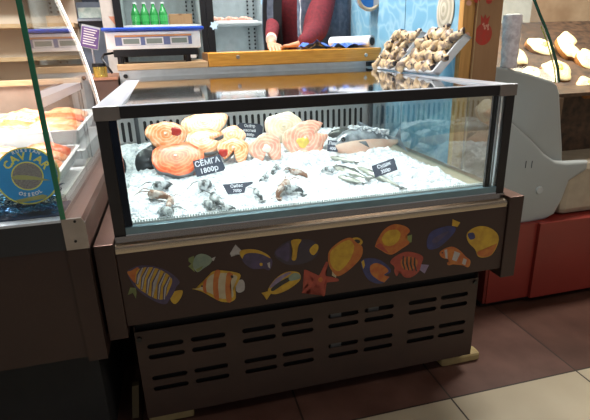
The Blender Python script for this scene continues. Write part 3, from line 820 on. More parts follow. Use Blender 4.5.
# weighing scale
t = thing('weighing_scale', 'white electronic weighing scale with blue platter on the plywood board', 'scale', (.13, 1.23, 1.034))
obj('base', Box(-.045, .31, 1.09, 1.38, 1.062, 1.092, bev=.003), M_black, t)
h = obj('housing', Box(-.066, .323, 1.08, 1.40, 1.092, 1.163, bev=.006), mat('housing_white', (.95, .95, .96), .4), t, label='white housing')
for x in (-.02, .265):
    for y in (1.10, 1.36):
        obj('foot', Cyl((x, y, 1.0345), (x, y, 1.064), .013, n=14), M_black, t)
obj('bubble_level', Box(.275, .30, 1.082, 1.10, 1.05, 1.063), M_white, t)
bm = bmesh.new(); box(bm, -.078, .341, 1.06, 1.41, 1.165, 1.179, bev=.005); obj('platter', bm, mat('blue_platter', (.02, .08, .50), .3), t, label='blue platter')
p = obj('display_panel', Box(-.030, .286, 1.078, 1.0805, 1.108, 1.142), mat('panel_slate_blue', (.16, .20, .40), .4), t)
obj('orange_strip', Box(-.030, .286, 1.0775, 1.0805, 1.142, 1.149), mat('orange_strip', (.75, .33, .12), .4), t)
for x0 in (-.003, .091, .195):
    f = obj('display_frame', Box(x0, x0 + .076, 1.0765, 1.0785, 1.109, 1.139), M_white, p)
    obj('lcd_screen', Box(x0 + .006, x0 + .070, 1.0755, 1.0770, 1.114, 1.134), mat('lcd', (.28, .33, .30), .25) if x0 < 0 else MATS['lcd'], p)
bm = bmesh.new(); tube(bm, [(-.05, 1.15, 1.08), (-.085, 1.10, 1.075), (-.09, 1.06, 1.06), (-.075, 1.04, 1.035), (-.055, 1.035, 1.0)], .005, 8); obj('cable', bm, M_black, t, smooth=True)

# left end box and bits
t = thing('side_cabinet', 'brown narrow cabinet between the glass counter and the serving counter', 'cabinet', (-.1, 1.2, 0))
obj('cabinet_body', Box(-.23, -.038, 1.03, 1.42, 0, .975), mat('chocolate_laminate', (.10, .05, .035), .5), t)
obj('cabinet_top', Box(-.235, -.036, 1.02, 1.42, .975, .985), mat('cabinet_orange_edge', (.35, .16, .09), .5), t)
t = thing('golden_tin', 'small gold tin with black lid on the narrow cabinet', 'tin', (-.105, 1.05, .985))
obj('tin_body', Cyl((-.105, 1.06, .986), (-.105, 1.06, 1.028), .028), mat('gold_tin', (.65, .48, .12), .25, .8), t, sharp=30)
obj('lid', Cyl((-.105, 1.06, 1.028), (-.105, 1.06, 1.042), .029), M_black, t, sharp=30)
t = thing('information_card', 'purple card with white lines of writing in a clear stand left of the scale', 'card', (-.105, 1.16, .985))
R_ = Matrix.Translation((-.135, 1.14, 1.145)) @ Matrix.Rotation(math.radians(14), 4, 'Y')
bm = bmesh.new(); box(bm, -.034, .034, 0, .004, -.042, .040, bev=.001); bm.transform(R_); obj('card', bm, mat('purple_card', (.16, .09, .30), .5), t)
bm = bmesh.new()
for k in range(7): box(bm, -.026, .026 - (k % 3) * .005, -.0012, 0, .03 - k * .010, .034 - k * .010)
bm.transform(R_); obj('writing', bm, M_white, t)
bm = bmesh.new(); box(bm, -.037, .037, .004, .007, -.045, .048); bm.transform(R_); obj('clear_holder', bm, mat('clear_plastic', (.5, .55, .55), .15), t)
bm = bmesh.new(); cyl(bm, (-.135, 1.16, .9855), (-.135, 1.16, .990), .03); cyl(bm, (-.135, 1.16, .988), (-.135, 1.15, 1.12), .004); obj('stand', bm, M_satin, t)

# ------------------------------------------------------------------ refrigerators behind
def fridge(x0, x1, label, shelves, seed):
    t = thing('display_refrigerator', label, 'refrigerator', ((x0 + x1) / 2, 2.2, 0))
    ins = MATS.get('fridge_inside') or mat('fridge_inside', (.55, .60, .60), .4)
    bm = bmesh.new(); box(bm, x0, x1, 2.75, 2.8, 0, 1.95); box(bm, x0, x0 + .03, 2.22, 2.75, 0, 1.95); box(bm, x1 - .03, x1, 2.22, 2.75, 0, 1.95); box(bm, x0, x1, 2.22, 2.8, 1.95, 2.0); box(bm, x0, x1, 2.22, 2.8, 0, .12)
    obj('cabinet', bm, ins, t)
    bm = bmesh.new(); box(bm, x0, x0 + .045, 2.18, 2.215, .05, 1.98); box(bm, x1 - .035, x1, 2.18, 2.215, .05, 1.98); box(bm, x0 + .045, x1 - .035, 2.18, 2.215, 1.93, 1.98); box(bm, x0 + .045, x1 - .035, 2.18, 2.215, .05, .12)
    d = obj('door_frame', bm, M_black, t)
    obj('door_glass', Box(x0 + .045, x1 - .035, 2.195, 2.20, .12, 1.93), glass('fridge_glass_' + str(seed), (.95, .97, .97), 1.3), d)
    for z in shelves:
        obj('shelf', Box(x0 + .031, x1 - .031, 2.24, 2.74, z, z + .012), M_white, t)
    bm = bmesh.new()
    for k in range(40):
        for x in (x1 - .10, x1 - .055):
            box(bm, x, x + .01, 2.735, 2.7495, .9 + k * .028, .912 + k * .028)
    obj('shelf_rack', bm, M_dark, t)
    return t


fridge(-.115, .447, 'black-framed glass-door refrigerator holding green bottles behind the scale', (.62, .93, 1.225, 1.52), 1)
fridge(.449, .905, 'black-framed glass-door refrigerator with a tray of salmon, behind the wooden plank', (.62, .90, 1.235, 1.55), 2)


def bottle_master():
    t = thing('green_bottle', 'green bottle', 'bottle', (0, 0, 0), group='green bottles in the refrigerator')
    prof = [(.0, .024), (.004, .027), (.07, .027), (.095, .018), (.11, .010), (.128, .010)]
    bm = bmesh.new(); loft(bm, [[Vector((math.cos(2 * PI * k / 14) * r, math.sin(2 * PI * k / 14) * r, z)) for k in range(14)] for z, r in prof]); obj('bottle_body', bm, mat('green_glass_bottle', (.02, .30, .06), .2), t, local=True, sharp=60)
    obj('cap', Cyl((0, 0, .128), (0, 0, .138), .012, n=12), M_white, t, local=True)
    obj('paper_label', Cyl((0, 0, .022), (0, 0, .06), .0275, n=14, cap=False), mat('bottle_label', (.05, .42, .10), .5), t, local=True)
    return t


bmst = bottle_master(); first = True
for row, z in enumerate((1.2375, 1.2375)):
    for k in range(4):
        x = .005 + k * .058; y = 2.30 + row * .09; lab = 'green bottle in the %s row on the shelf, %s' % (('front', 'rear')[row], ('nearest the door frame', 'second from the door frame', 'third from the door frame', 'rightmost of the green bottles')[k])
        if first: bmst.location = (x, y, z); bmst['label'] = lab; first = False
        else: dup(bmst, (x, y, z), None, lab)
for k in range(4):
    o = obj('white_bottle', Cyl((.118 + k * .02, 2.45, 1.2375), (.118 + k * .02, 2.45, 1.32), .0075, .005, n=10), M_white, label='slim white bottle on the refrigerator shelf, %s of four' % ('first from the left', 'second from the left', 'third from the left', 'last before the brown box')[k], cat='bottle', group='slim white bottles in the refrigerator')
t = thing('cardboard_box', 'brown cardboard box lying on the shelf right of the green bottles', 'box', (.29, 2.5, 1.2375))
obj('carton', Box(.215, .37, 2.4, 2.6, 1.2375, 1.31, bev=.003), M_card, t)
obj('tape', Box(.28, .30, 2.398, 2.602, 1.3, 1.311), mat('brown_tape', (.2, .1, .05), .3), t)
t = thing('salmon_tray', 'tray of pink salmon pieces on the shelf of the right refrigerator', 'tray', (.6, 2.4, 1.2475))
obj('tray', Box(.49, .80, 2.28, 2.6, 1.2475, 1.256), M_white, t)
bm = bmesh.new()
for k in range(9): blob(bm, (.51 + k * .032, 2.34 + (k % 3) * .05, 1.268), .026, .05, .017, 12, amp=.006)
obj('salmon_pieces', bm, mat('salmon_pink', (.75, .32, .22), .4, col2=(.8, .55, .45), scale=30), t, smooth=True)
M_star = mat('pale_blue_sticker', (.50, .68, .85), .5)


def star(px, py, r, label, n=6):
    c = P(px, py, 2.179); bm = bmesh.new(); pts = []
    for k in range(2 * n):
        a = PI * k / n + .2; q = r if k % 2 == 0 else r * .6
        pts.append((c.x + math.cos(a) * q, c.z + math.sin(a) * q))
    prism(bm, pts, .001, off=2.1785); return obj('star_sticker', bm, M_star, label=label, cat='sticker', group='star stickers on the refrigerator')


star(214, 25.5, .030, 'pale blue star sticker on the frame between the two refrigerators')
star(266, 23, .022, 'pale blue star sticker high on the right edge of the right refrigerator')
star(266.5, 38, .02, 'pale blue star sticker low on the right edge of the right refrigerator')
t = thing('balloon_sticker', 'light blue round sticker with a darker ribbon at the top right of the refrigerator', 'sticker', P(264.5, 3, 2.179))
c = P(264.5, 2, 2.179)
bm = bmesh.new(); cyl(bm, (c.x, 2.179, c.z), (c.x, 2.1775, c.z), .024, n=24); obj('disc', bm, mat('balloon_blue', (.35, .62, .88), .4), t)
bm = bmesh.new(); prism(bm, [(c.x - .012, c.z - .024), (c.x + .012, c.z - .024), (c.x + .018, c.z - .06), (c.x, c.z - .05), (c.x - .018, c.z - .06)], .001, off=2.178); obj('ribbon', bm, mat('ribbon_blue', (.10, .28, .55), .5), t)

# pillar and poster at the left
obj('pillar', Box(-.19, -.118, 2.2, 2.45, 0, 2.7), mat('cream_pillar', (.50, .44, .40), .6), label='pale narrow pillar left of the bottle refrigerator', cat='pillar')
c = P(113, 19, 2.2); bm = bmesh.new(); prism(bm, [(c.x - .025, c.z + .015), (c.x + .03, c.z + .015), (c.x + .012, c.z - .04)], .002, off=2.197)
obj('paper_pennant', bm, mat('orange_pennant', (.50, .20, .12), .6), label='small orange triangular pennant on the pale pillar', cat='pennant')
t = thing('wall_shelving', 'cream shelving with wooden shelves seen through the left glass counter', 'shelving', (-.9, 2.5, 0))
obj('shelving_body', Box(-1.6, -.385, 2.55, 2.9, 0, 2.2), mat('cream_laminate', (.66, .56, .46), .6, scale=3), t)
for z in (.62, .86, 1.04, 1.24, 1.46): obj('shelf', Box(-1.6, -.385, 2.38, 2.55, z, z + .025), M_ply, t)
t = thing('glass_shelf_unit', 'grey wall unit with a bright grey-green poster behind the narrow cabinet', 'shelf unit', (-.35, 2.6, 0))
obj('unit_body', Box(-.38, -.2, 2.55, 2.9, 0, 1.40), mat('slate_laminate', (.16, .19, .25), .5), t)
obj('pale_poster', Box(-.37, -.22, 2.53, 2.548, 1.30, 1.365), mat('pale_poster', (.35, .45, .42), .3, col2=(.6, .65, .6), scale=30), t)  # pale grey-green poster, plain colour without glow
obj('unit_ledge', Box(-.38, -.2, 2.50, 2.55, 1.28, 1.295), M_satin, t)

# ------------------------------------------------------------------ partition with blue tile print, post and board
def blue_mat():
    m = bpy.data.materials.new('blue_water_print'); m.use_nodes = True; nt = m.node_tree; b = nt.nodes['Principled BSDF']
    tc = nt.nodes.new('ShaderNodeTexCoord'); n = nt.nodes.new('ShaderNodeTexNoise'); n.inputs['Scale'].default_value = 5
    nt.links.new(tc.outputs['Object'], n.inputs['Vector'])
    mx = nt.nodes.new('ShaderNodeMix'); mx.data_type = 'RGBA'; mx.inputs[0].default_value = .3
    nt.links.new(tc.outputs['Object'], mx.inputs[6]); nt.links.new(n.outputs['Color'], mx.inputs[7])
    v = nt.nodes.new('ShaderNodeTexVoronoi'); v.feature = 'DISTANCE_TO_EDGE'; v.inputs['Scale'].default_value = 11
    nt.links.new(mx.outputs[2], v.inputs['Vector'])
    r = nt.nodes.new('ShaderNodeValToRGB'); r.color_ramp.elements[0].color = (.30, .52, .66, 1); r.color_ramp.elements[1].color = (.17, .40, .58, 1); r.color_ramp.elements[1].position = .16
    nt.links.new(v.outputs['Distance'], r.inputs[0]); nt.links.new(r.outputs[0], b.inputs['Base Color']); b.inputs['Roughness'].default_value = .3
    return m


t = thing('blue_partition', 'partition panel printed with blue rippling water beside the display case', 'partition', (1.21, .95, 0))
obj('panel', Box(1.20, 1.215, .415, 1.55, 0, 1.9), blue_mat(), t)
obj('joint_strip', Box(1.1985, 1.2, .885, .889, 0, 1.9), mat('joint_blue', (.08, .22, .36), .5), t)
t = thing('wooden_post', 'pale pine post at the near end of the blue partition', 'post', (1.18, .4, 0))
obj('post', Box(1.163, 1.2065, .385, .414, 0, 1.9, bev=.002), M_wood, t)
t = thing('printed_board', 'brown upright board with a red pomegranate print next to the pine post', 'board', (1.25, .38, 0))
obj('board', Box(1.207, 1.308, .376, .398, 0, 1.9, bev=.001), M_card, t)
obj('edge_strip', Box(1.207, 1.2105, .374, .376, 0, 1.9), mat('board_pale_edge', (.45, .3, .15), .5), t)
M_pom = mat('pomegranate_red', (.45, .035, .02), .6, col2=(.36, .05, .03), scale=60)
c = P(483.5, 33, .3755)
bm = bmesh.new()
pts = [(c.x + math.cos(2 * PI * k / 26) * .0335, c.z - .004 + math.sin(2 * PI * k / 26) * .036) for k in range(26)]
prism(bm, pts, .0008, off=.3752)
prism(bm, [(c.x - .012, c.z + .026), (c.x - .016, c.z + .058), (c.x - .006, c.z + .046), (c.x + .001, c.z + .060), (c.x + .007, c.z + .046), (c.x + .02, c.z + .056), (c.x + .013, c.z + .026)], .0009, off=.3751)
obj('pomegranate_print', bm, M_pom, t)
bm = bmesh.new()
for k in range(9): blob(bm, (c.x + .008 + random.uniform(-.013, .013), .375, c.z + .02 + random.uniform(-.012, .012)), .004, .0008, .004, 6)
obj('pale_seeds', bm, mat('seed_pink', (.6, .28, .2), .6), t)
for px, py in ((477, 1), (489, 2)):
    q = P(px, py, .3755); bm = bmesh.new(); blob(bm, (q.x, .3755, q.z + .004), .012, .001, .010, 12); obj('red_blot', bm, M_pom, t)
for px, py, lab in ((469, 3, 'pink tag pinned high on the pine post'), (467, 35, 'orange-pink tag pinned on the pine post beside the right tray')):
    q = P(px, py, .383); bm = bmesh.new(); blob(bm, (q.x, .3835, q.z), .010, .0015, .009, 8, amp=.003, fr=60); obj('paper_tag', bm, mat('tag_pink_%d' % px, (.75, .40, .30), .6), label=lab, cat='tag')

# oval shell plaque hanging on the blue panel
t = thing('shell_plaque', 'oval cream oyster shell plaque hanging on the blue partition', 'plaque', (1.19, .545, 1.18))
for k in range(6):
    s = 1 - k * .16
    bm = bmesh.new(); blob(bm, (1.197 - k * .0012, .560, 1.195 + k * .001), .004, .060 * s, .078 * s, 24); obj('shell_ring', bm, (mat('shell_cream', (.62, .58, .48), .4) if k == 0 else mat('shell_line', (.45, .42, .32), .4) if k == 1 else MATS['shell_line' if k % 2 else 'shell_cream']), t, smooth=True)
# tape roll hanging
t = thing('tape_roll', 'thick roll of tape with blue core hanging on the blue partition', 'tape roll', (1.15, 1.25, 1.30))
c = P(368, -3, 1.2); ax = Vector((-.35, -1, .1)).normalized() * .02
bm = bmesh.new(); tube(bm, [c + Vector((math.cos(a) * .056, -.02, math.sin(a) * .058)) for a in [2 * PI * k / 32 for k in range(32)]], .009, 8, closed=True); obj('tape_winding', bm, mat('tape_beige', (.45, .36, .24), .4), t, smooth=True)
bm = bmesh.new(); cyl(bm, c + Vector((0, -.016, 0)), c + Vector((.02, .05, 0)), .057, n=32); obj('tape_body', bm, mat('tape_grey', (.38, .42, .45), .3), t, sharp=40)
bm = bmesh.new(); cyl(bm, c + Vector((0, -.022, 0)), c + Vector((0, -.018, 0)), .048, n=32); obj('core_disc', bm, mat('core_blue', (.02, .16, .50), .4), t, sharp=40)
# cling film roll
t = thing('cling_film_roll', 'white roll of cling film lying on the right end of the wooden plank', 'film roll', (1.1, 1.2, 1.0675))
a, b = Vector((1.0, 1.30, 1.0955)), Vector((1.135, 1.10, 1.0955))
dd = (b - a).normalized()
obj('film', Cyl(a, b, .0275, n=28), mat('film_white', (.72, .74, .76), .2), t, sharp=40)
obj('cardboard_core', Cyl(b, b + dd * .003, .0285, n=28), mat('core_grey', (.42, .42, .44), .6), t)
obj('core_hole', Cyl(b + dd * .003, b + dd * .005, .019, n=24), M_dark, t)
# blue bag
bm = bmesh.new(); random.seed(3)
nxx = 16
gg = [[bm.verts.new((.80 + .33 * i / nxx, 1.10 + .14 * j / 6, 1.069 + max(0, .012 + noise.noise(Vector((i * .55, j * .8, 5))) * .03 + (.026 * math.exp(-((i - 3.2) / 1.6) ** 2) * (1 - j / 9) if j < 6 else 0)))) for j in range(7)] for i in range(nxx + 1)]
for i in range(nxx):
    for j in range(6): bm.faces.new((gg[i][j], gg[i + 1][j], gg[i + 1][j + 1], gg[i][j + 1]))
r = bmesh.ops.extrude_face_region(bm, geom=bm.faces[:])
bmesh.ops.translate(bm, vec=(0, 0, -.0012), verts=[v for v in r['geom'] if isinstance(v, bmesh.types.BMVert)])
obj('plastic_bag', bm, mat('blue_polythene', (.08, .18, .62), .3), label='crumpled blue plastic bag on the wooden plank in front of the person', cat='bag')

# ------------------------------------------------------------------ trays of frozen shellfish on the right rail
M_sh = mat('shellfish_beige', (.66, .48, .28), .4, col2=(.20, .15, .12), scale=45, thr=(.40, .56))
M_shd = mat('shellfish_dark', (.05, .04, .045), .4)
M_film = glass('cling_wrap', (.97, .98, .98), .8, .08)


def shell_tray(label, b0, b1, t0, t1, seed, nu=5, nv=4):
    """tray with its long edge from b0 to b1 and its upper edge from t0 to t1"""
    rnd = random.Random(seed); b0, b1, t0, t1 = map(Vector, (b0, b1, t0, t1))
    t = thing('seafood_tray', label, 'seafood tray', (b0 + b1) / 2, group='film-wrapped trays of seafood leaning beside the case')
    nn = ((b1 - b0).cross(t0 - b0)).normalized()
    if nn.dot(CP - b0) < 0: nn = -nn
    def Q(u, v, d): return b0 + (b1 - b0) * u + (t0 - b0) * v * (1 - u) + (t1 - b1) * v * u + nn * d
    def quadbox(bm, u0, u1, v0, v1, d0, d1):
        vs = [bm.verts.new(Q(u, v, d)) for d in (d0, d1) for u, v in ((u0, v0), (u1, v0), (u1, v1), (u0, v1))]
        for f in ((0, 1, 2, 3), (7, 6, 5, 4), (0, 4, 5, 1), (1, 5, 6, 2), (2, 6, 7, 3), (3, 7, 4, 0)): bm.faces.new([vs[i] for i in f])
    bm = bmesh.new(); quadbox(bm, 0, 1, 0, 1, 0, .003); quadbox(bm, 0, .04, 0, 1, .0, .03); quadbox(bm, .96, 1, 0, 1, .0, .03); quadbox(bm, 0, 1, 0, .06, .0, .03); quadbox(bm, 0, 1, .94, 1, .0, .03)
    bmesh.ops.bevel(bm, geom=bm.edges[:], offset=.0012, segments=1, affect='EDGES')
    obj('foam_tray', bm, mat('tray_white_%d' % seed, (.66, .68, .70), .4), t)
    k = 0
    for i in range(nu):
        for j in range(nv):
            u = .12 + .76 * (i + .5 * (j % 2) * .8) / max(1, nu - .6); v = .14 + .74 * j / max(1, nv - 1)
            p = Q(u, v, .026 + rnd.random() * .010); L = .040 + rnd.random() * .016; a = rnd.uniform(-.4, 1.1)
            du = (b1 - b0).normalized(); dv = nn.cross(du).normalized(); d = du * math.cos(a) + dv * math.sin(a); e = nn.cross(d)
            bm = bmesh.new(); secs = []; n = 12
            for q_, r_ in ((-1, .25), (-.75, .75), (-.3, 1.0), (.1, .85), (.4, .62), (.75, .66), (1, .5)):
                rr = r_ * (.0175 + .006 * rnd.random())
                secs.append([p + d * q_ * L * .75 + (e * math.cos(2 * PI * m_ / n) + nn * math.sin(2 * PI * m_ / n) * .85) * rr for m_ in range(n)])
            loft(bm, secs)
            for f in bm.faces:
                if len(f.verts) > 4 and (f.calc_center_median() - p).dot(d) > 0: f.material_index = 1
            for vv in bm.verts: vv.co += noise.noise_vector(vv.co * 45) * .011
            s_ = obj('seafood_piece', bm, [M_sh, M_shd], t, smooth=True)
            bm = bmesh.new(); cc = p + d * L * .55 + nn * .013; blob(bm, cc, .0035, .0035, .0035, 8); obj('dark_tip', bm, M_shd, s_, smooth=True)
            k += 1
    # film bulging over the pieces
    bm = bmesh.new(); g_ = [[bm.verts.new(Q(u / 10, v / 8, .031 + .026 * math.sin(PI * u / 10) ** .5 * math.sin(PI * v / 8) ** .5)) for v in range(9)] for u in range(11)]
    for i in range(10):
        for j in range(8): bm.faces.new((g_[i][j], g_[i + 1][j], g_[i + 1][j + 1], g_[i][j + 1]))
    obj('cling_wrap', bm, M_film, t, smooth=True)
    return t


ra = .974
shell_tray('smaller film-wrapped tray of beige seafood next to the end of the wooden plank', (1.085, .90, ra), (1.092, .70, ra), (1.135, .80, 1.125), (1.165, .615, 1.118), 11, 3, 4)
shell_tray('larger film-wrapped tray of beige and dark seafood leaning beside the pine post', (1.088, .665, ra), (1.092, .395, ra), (1.165, .545, 1.128), (1.180, .35, 1.098), 23, 4, 4)

# ------------------------------------------------------------------ person behind the plank
def skin_mesh(chains, sub=2):
    """chains: list of lists of (point, radius or (rx, ry)); chains share a point to join"""
    me = bpy.data.meshes.new('s'); verts = []; rad = []; edges = []; idx = {}
    for ch in chains:
        prev = None
        for p, r in ch:
            key = tuple(round(x, 4) for x in p)
            if key not in idx: idx[key] = len(verts); verts.append(p); rad.append(r if isinstance(r, tuple) else (r, r))
            i = idx[key]
            if prev is not None: edges.append((prev, i))
            prev = i
    me.from_pydata(verts, edges, []); o = bpy.data.objects.new('s', me); C.objects.link(o)
    md = o.modifiers.new('s', 'SKIN'); md.use_smooth_shade = True
    for i, r in enumerate(rad): me.skin_vertices[0].data[i].radius = r
    me.skin_vertices[0].data[0].use_root = True
    o.modifiers.new('u', 'SUBSURF').levels = sub
    bpy.context.view_layer.update()
    m2 = bpy.data.meshes.new_from_object(o.evaluated_get(bpy.context.evaluated_depsgraph_get())); bpy.data.objects.remove(o)
    bm = bmesh.new(); bm.from_mesh(m2); return bm


pr = thing('person', 'person in a maroon sweater and open blue-grey vest resting both arms on the wooden plank', 'person', (.96, 1.64, 0))
pel = (.97, 1.66, .90); sp1 = (.965, 1.65, 1.05); sp2 = (.96, 1.64, 1.22); ch_ = (.955, 1.63, 1.40); nk = (.945, 1.61, 1.50)
shL = (1.08, 1.58, 1.43); elL = (.965, 1.455, 1.18); elL2 = (.95, 1.43, 1.15); wrL = (.87, 1.345, 1.105)
shR = (.79, 1.66, 1.42); elR = (.775, 1.64, 1.23); wrR = (.705, 1.40, 1.125)
def hand(w, d, up, side):
    """palm and five bent fingers lying flat; w wrist, d forward, side towards the thumb"""
    w, d, up, side = map(Vector, (w, d, up, side)); ch = []
    palm = w + d * .05
    ch.append([(tuple(w), (.021, .017)), (tuple(palm), (.030, .014))])
    for k, (o_, L) in enumerate(((.024, .062), (.009, .072), (-.007, .068), (-.022, .054))):
        a = palm + d * .028 + side * o_
        ch.append([(tuple(palm), (.030, .014)), (tuple(a), .0095), (tuple(a + d * L * .5 + up * .004), .0085), (tuple(a + d * L - up * .012), .0075)])
    th = w + d * .022 + side * .026
    ch.append([(tuple(w), (.021, .017)), (tuple(th), .011), (tuple(th + d * .028 + side * .014), .0095), (tuple(th + d * .05 + side * .012 - up * .006), .008)])
    return ch


hR = hand((.696, 1.365, 1.095), (-.05, -.95, -.18), (0, 0, 1), (1, 0, 0))
hL = hand((.855, 1.340, 1.097), (-.6, .78, -.14), (0, 0, 1), (.78, .6, 0))
bodych = [[(pel, (.15, .11)), (sp1, (.135, .10)), (sp2, (.145, .105)), (ch_, (.15, .105)), (nk, .055), ((.935, 1.59, 1.57), .052), ((.93, 1.575, 1.65), (.078, .095)), ((.93, 1.57, 1.73), (.075, .09))],
          [(ch_, (.15, .105)), (shL, .06), (elL, .044), (elL2, .042), (wrL, .028), ((.855, 1.340, 1.097), (.021, .017))],
          [(ch_, (.15, .105)), (shR, .06), (elR, .044), (wrR, .028), ((.696, 1.365, 1.095), (.021, .017))],
          [(pel, (.15, .11)), ((1.06, 1.67, .80), .085), ((1.06, 1.65, .45), .055), ((1.06, 1.68, .08), .038), ((1.05, 1.58, .035), .035)],
          [(pel, (.15, .11)), ((.88, 1.67, .80), .085), ((.88, 1.65, .45), .055), ((.88, 1.68, .08), .038), ((.87, 1.58, .035), .035)]]
obj('body', skin_mesh(bodych + hR + hL), M_skin, pr, smooth=True)
# sweater
sw = [[((.967, 1.655, .88), (.165, .125)), (sp1, (.152, .115)), (sp2, (.162, .12)), (ch_, (.165, .12)), ((.947, 1.615, 1.485), .07)],
      [(ch_, (.165, .12)), (shL, .082), ((1.02, 1.51, 1.31), .080), (elL, .076), (elL2, .071), ((.91, 1.385, 1.128), .050), (wrL, .040), ((.835, 1.345, 1.098), .034)],
      [(ch_, (.165, .12)), (shR, .070), ((.775, 1.66, 1.30), .050), (elR, .046), (wrR, .034)]]
obj('sweater', skin_mesh(sw), M_fabric_m, pr, smooth=True, label='maroon knitted sweater')
bm = bmesh.new(); cyl(bm, (.703, 1.385, 1.123), (.697, 1.362, 1.118), .028, .027, 18); obj('cuff', bm, M_white, pr, label='white shirt cuff')
# trousers
tr = [[((.968, 1.662, .93), (.155, .118)), ((.97, 1.66, .86), (.16, .125)), ((1.06, 1.67, .78), .098), ((1.06, 1.65, .45), .075), ((1.06, 1.68, .10), .06)],
      [((.97, 1.66, .86), (.16, .125)), ((.88, 1.67, .78), .098), ((.88, 1.65, .45), .075), ((.88, 1.68, .10), .06)]]
obj('trousers', skin_mesh(tr), M_fabric_k, pr, smooth=True)
# hair and face
bm = bmesh.new(); blob(bm, (.93, 1.595, 1.735), .088, .098, .085, 20); obj('hair', bm, M_hair, pr, smooth=True)
bm = bmesh.new(); blob(bm, (.905, 1.477, 1.685), .011, .016, .018, 10); blob(bm, (.90, 1.495, 1.64), .022, .006, .005, 10); obj('nose', bm, M_skin, pr, smooth=True)
for s in (-1, 1):
    bm = bmesh.new(); blob(bm, (.915 + s * .028, 1.493, 1.70), .011, .006, .006, 10); obj('eye', bm, M_eye, pr, smooth=True)
    bm = bmesh.new(); blob(bm, (.93 + s * .08, 1.58, 1.69), .010, .018, .028, 10); obj('ear', bm, M_skin, pr, smooth=True)
# open vest: shell around the torso with a gap in front
def vest(a0, a1, grow, z0=.92, z1=1.42, n=40):
    bm = bmesh.new(); rows = []
    for j in range(14):
        z = z0 + (z1 - z0) * j / 13; u = j / 13
        cx, cy = .972 - .008 * u, 1.648 - .02 * u
        rw = (.240 + .02 * math.sin(u * PI)) + grow; rd = .158 + grow
        rows.append([bm.verts.new((cx + math.cos(a0 + (a1 - a0) * k / n) * rw, cy + math.sin(a0 + (a1 - a0) * k / n) * rd + .003 * math.sin(z * 60), z)) for k in range(n + 1)])
    for j in range(13):
        for k in range(n): bm.faces.new((rows[j][k], rows[j][k + 1], rows[j + 1][k + 1], rows[j + 1][k]))
    r = bmesh.ops.solidify(bm, geom=bm.faces[:], thickness=.010)
    return bm


A = math.radians
v = obj('vest', vest(A(-112), A(190), 0.0), M_fabric_g, pr, smooth=True, label='blue-grey open vest')
obj('vest_trim', vest(A(190), A(203), .006), M_fabric_k, v, smooth=True)
obj('vest_trim', vest(A(216), A(229), .010), M_fabric_k, v, smooth=True)
obj('vest_lining', vest(A(203), A(216), .008), M_fabric_g, v, smooth=True)
bm = bmesh.new(); tube(bm, [(.970 + math.cos(A(-109 + math.sin(k * 2) * .8)) * .262, 1.642 + math.sin(A(-109)) * .176, .95 + k * .045) for k in range(11)], .003, 6); obj('zip', bm, M_white, v)

# ------------------------------------------------------------------ left glass counter
lc = thing('glass_counter', 'brown counter with green-edged glass on the left, holding salmon and caviar', 'counter', (-.6, .4, 0))
obj('front_board', Box(-1.5, -.1005, -.045, -.02, .366, .659), M_panel, lc)
bm = bmesh.new(); box(bm, -.0995, -.0545, -.05, 1.0, .354, .6585); obj('corner_upright', bm, M_panel, lc)
obj('black_band', Box(-1.5, -.0995, -.048, -.02, .660, .728), mat('black_band', (.010, .011, .016), .5), lc)
obj('band_edge', Box(-1.5, -.0995, -.05, -.018, .728, .734), M_satin, lc)
bm = bmesh.new(); prism(bm, [(-.0985, .6595), (-.0495, .6595), (-.0495, .722), (-.056, .735), (-.0985, .735)], 1.05, axis='y', off=-.046)
sr = obj('side_rail', bm, M_rose, lc)
bm = bmesh.new(); prism(bm, [(-.0985, .6595), (-.0495, .6595), (-.0495, .722), (-.056, .735), (-.0985, .735)], .005, axis='y', off=-.051); obj('end_plate', bm, mat('beige_metal', (.36, .31, .27), .4, .5), sr)
bm = bmesh.new()
for x, z in ((-.076, .68), (-.07, .728)): cyl(bm, (x, -.051, z), (x, -.053, z), .003, n=10)
obj('rivet', bm, M_dark, sr)
obj('toe_kick', Box(-1.5, -.10, .05, .9, 0, .366), mat('toe_black', (.012, .012, .013), .8), lc)
obj('counter_body', Box(-1.5, -.10, -.019, 1.0, .367, .715), M_dark, lc)
bm = bmesh.new(); prism(bm, [(-.05, .7355), (-.05, 1.42), (.08, 1.42), (.29, 1.235), (.42, 1.165), (.54, 1.105), (.65, 1.02), (.72, .95), (.80, .84), (.84, .7355)], .0085, axis='x', off=-.0975)
sg = obj('side_glass', bm, M_glassL, lc)
obj('glass_edge', Box(-.0985, -.0875, -.0525, -.0495, .7355, 1.42), M_gedge, sg)
pth = [(.03, 1.40), (.16, 1.32), (.29, 1.235), (.42, 1.165), (.54, 1.105), (.65, 1.02), (.72, .95), (.80, .84), (.84, .745)]
bm = bmesh.new(); tube(bm, [(-.093, y + .012, z + .004) for y, z in pth], .007, 8)
obj('bright_edge_strip', bm, mat('bright_edge_strip', (1, 1, .95), .4, emit=(1, .97, .9), es=1.1), sg, smooth=True, label='bright emissive strip along the curved rear edge')  # emissive strip for the bright band along the rear edge
obj('front_glass', Box(-1.5, -.0995, -.048, -.042, .7345, 1.42), M_glassL, lc)
bm = bmesh.new(); box(bm, -1.5, -.10, -.018, .98, .715, .733); obj('display_deck', bm, M_steelv, lc)
obj('back_screen', Box(-1.5, -.17, .985, 1.0, .715, .97), mat('back_beige', (.35, .24, .18), .5), lc)
obj('back_ledge', Box(-1.5, -.17, .96, 1.012, .971, .99), M_ply, lc)

# trays of salmon in the left counter
M_tray = mat('tray_white', (.82, .84, .84), .4)


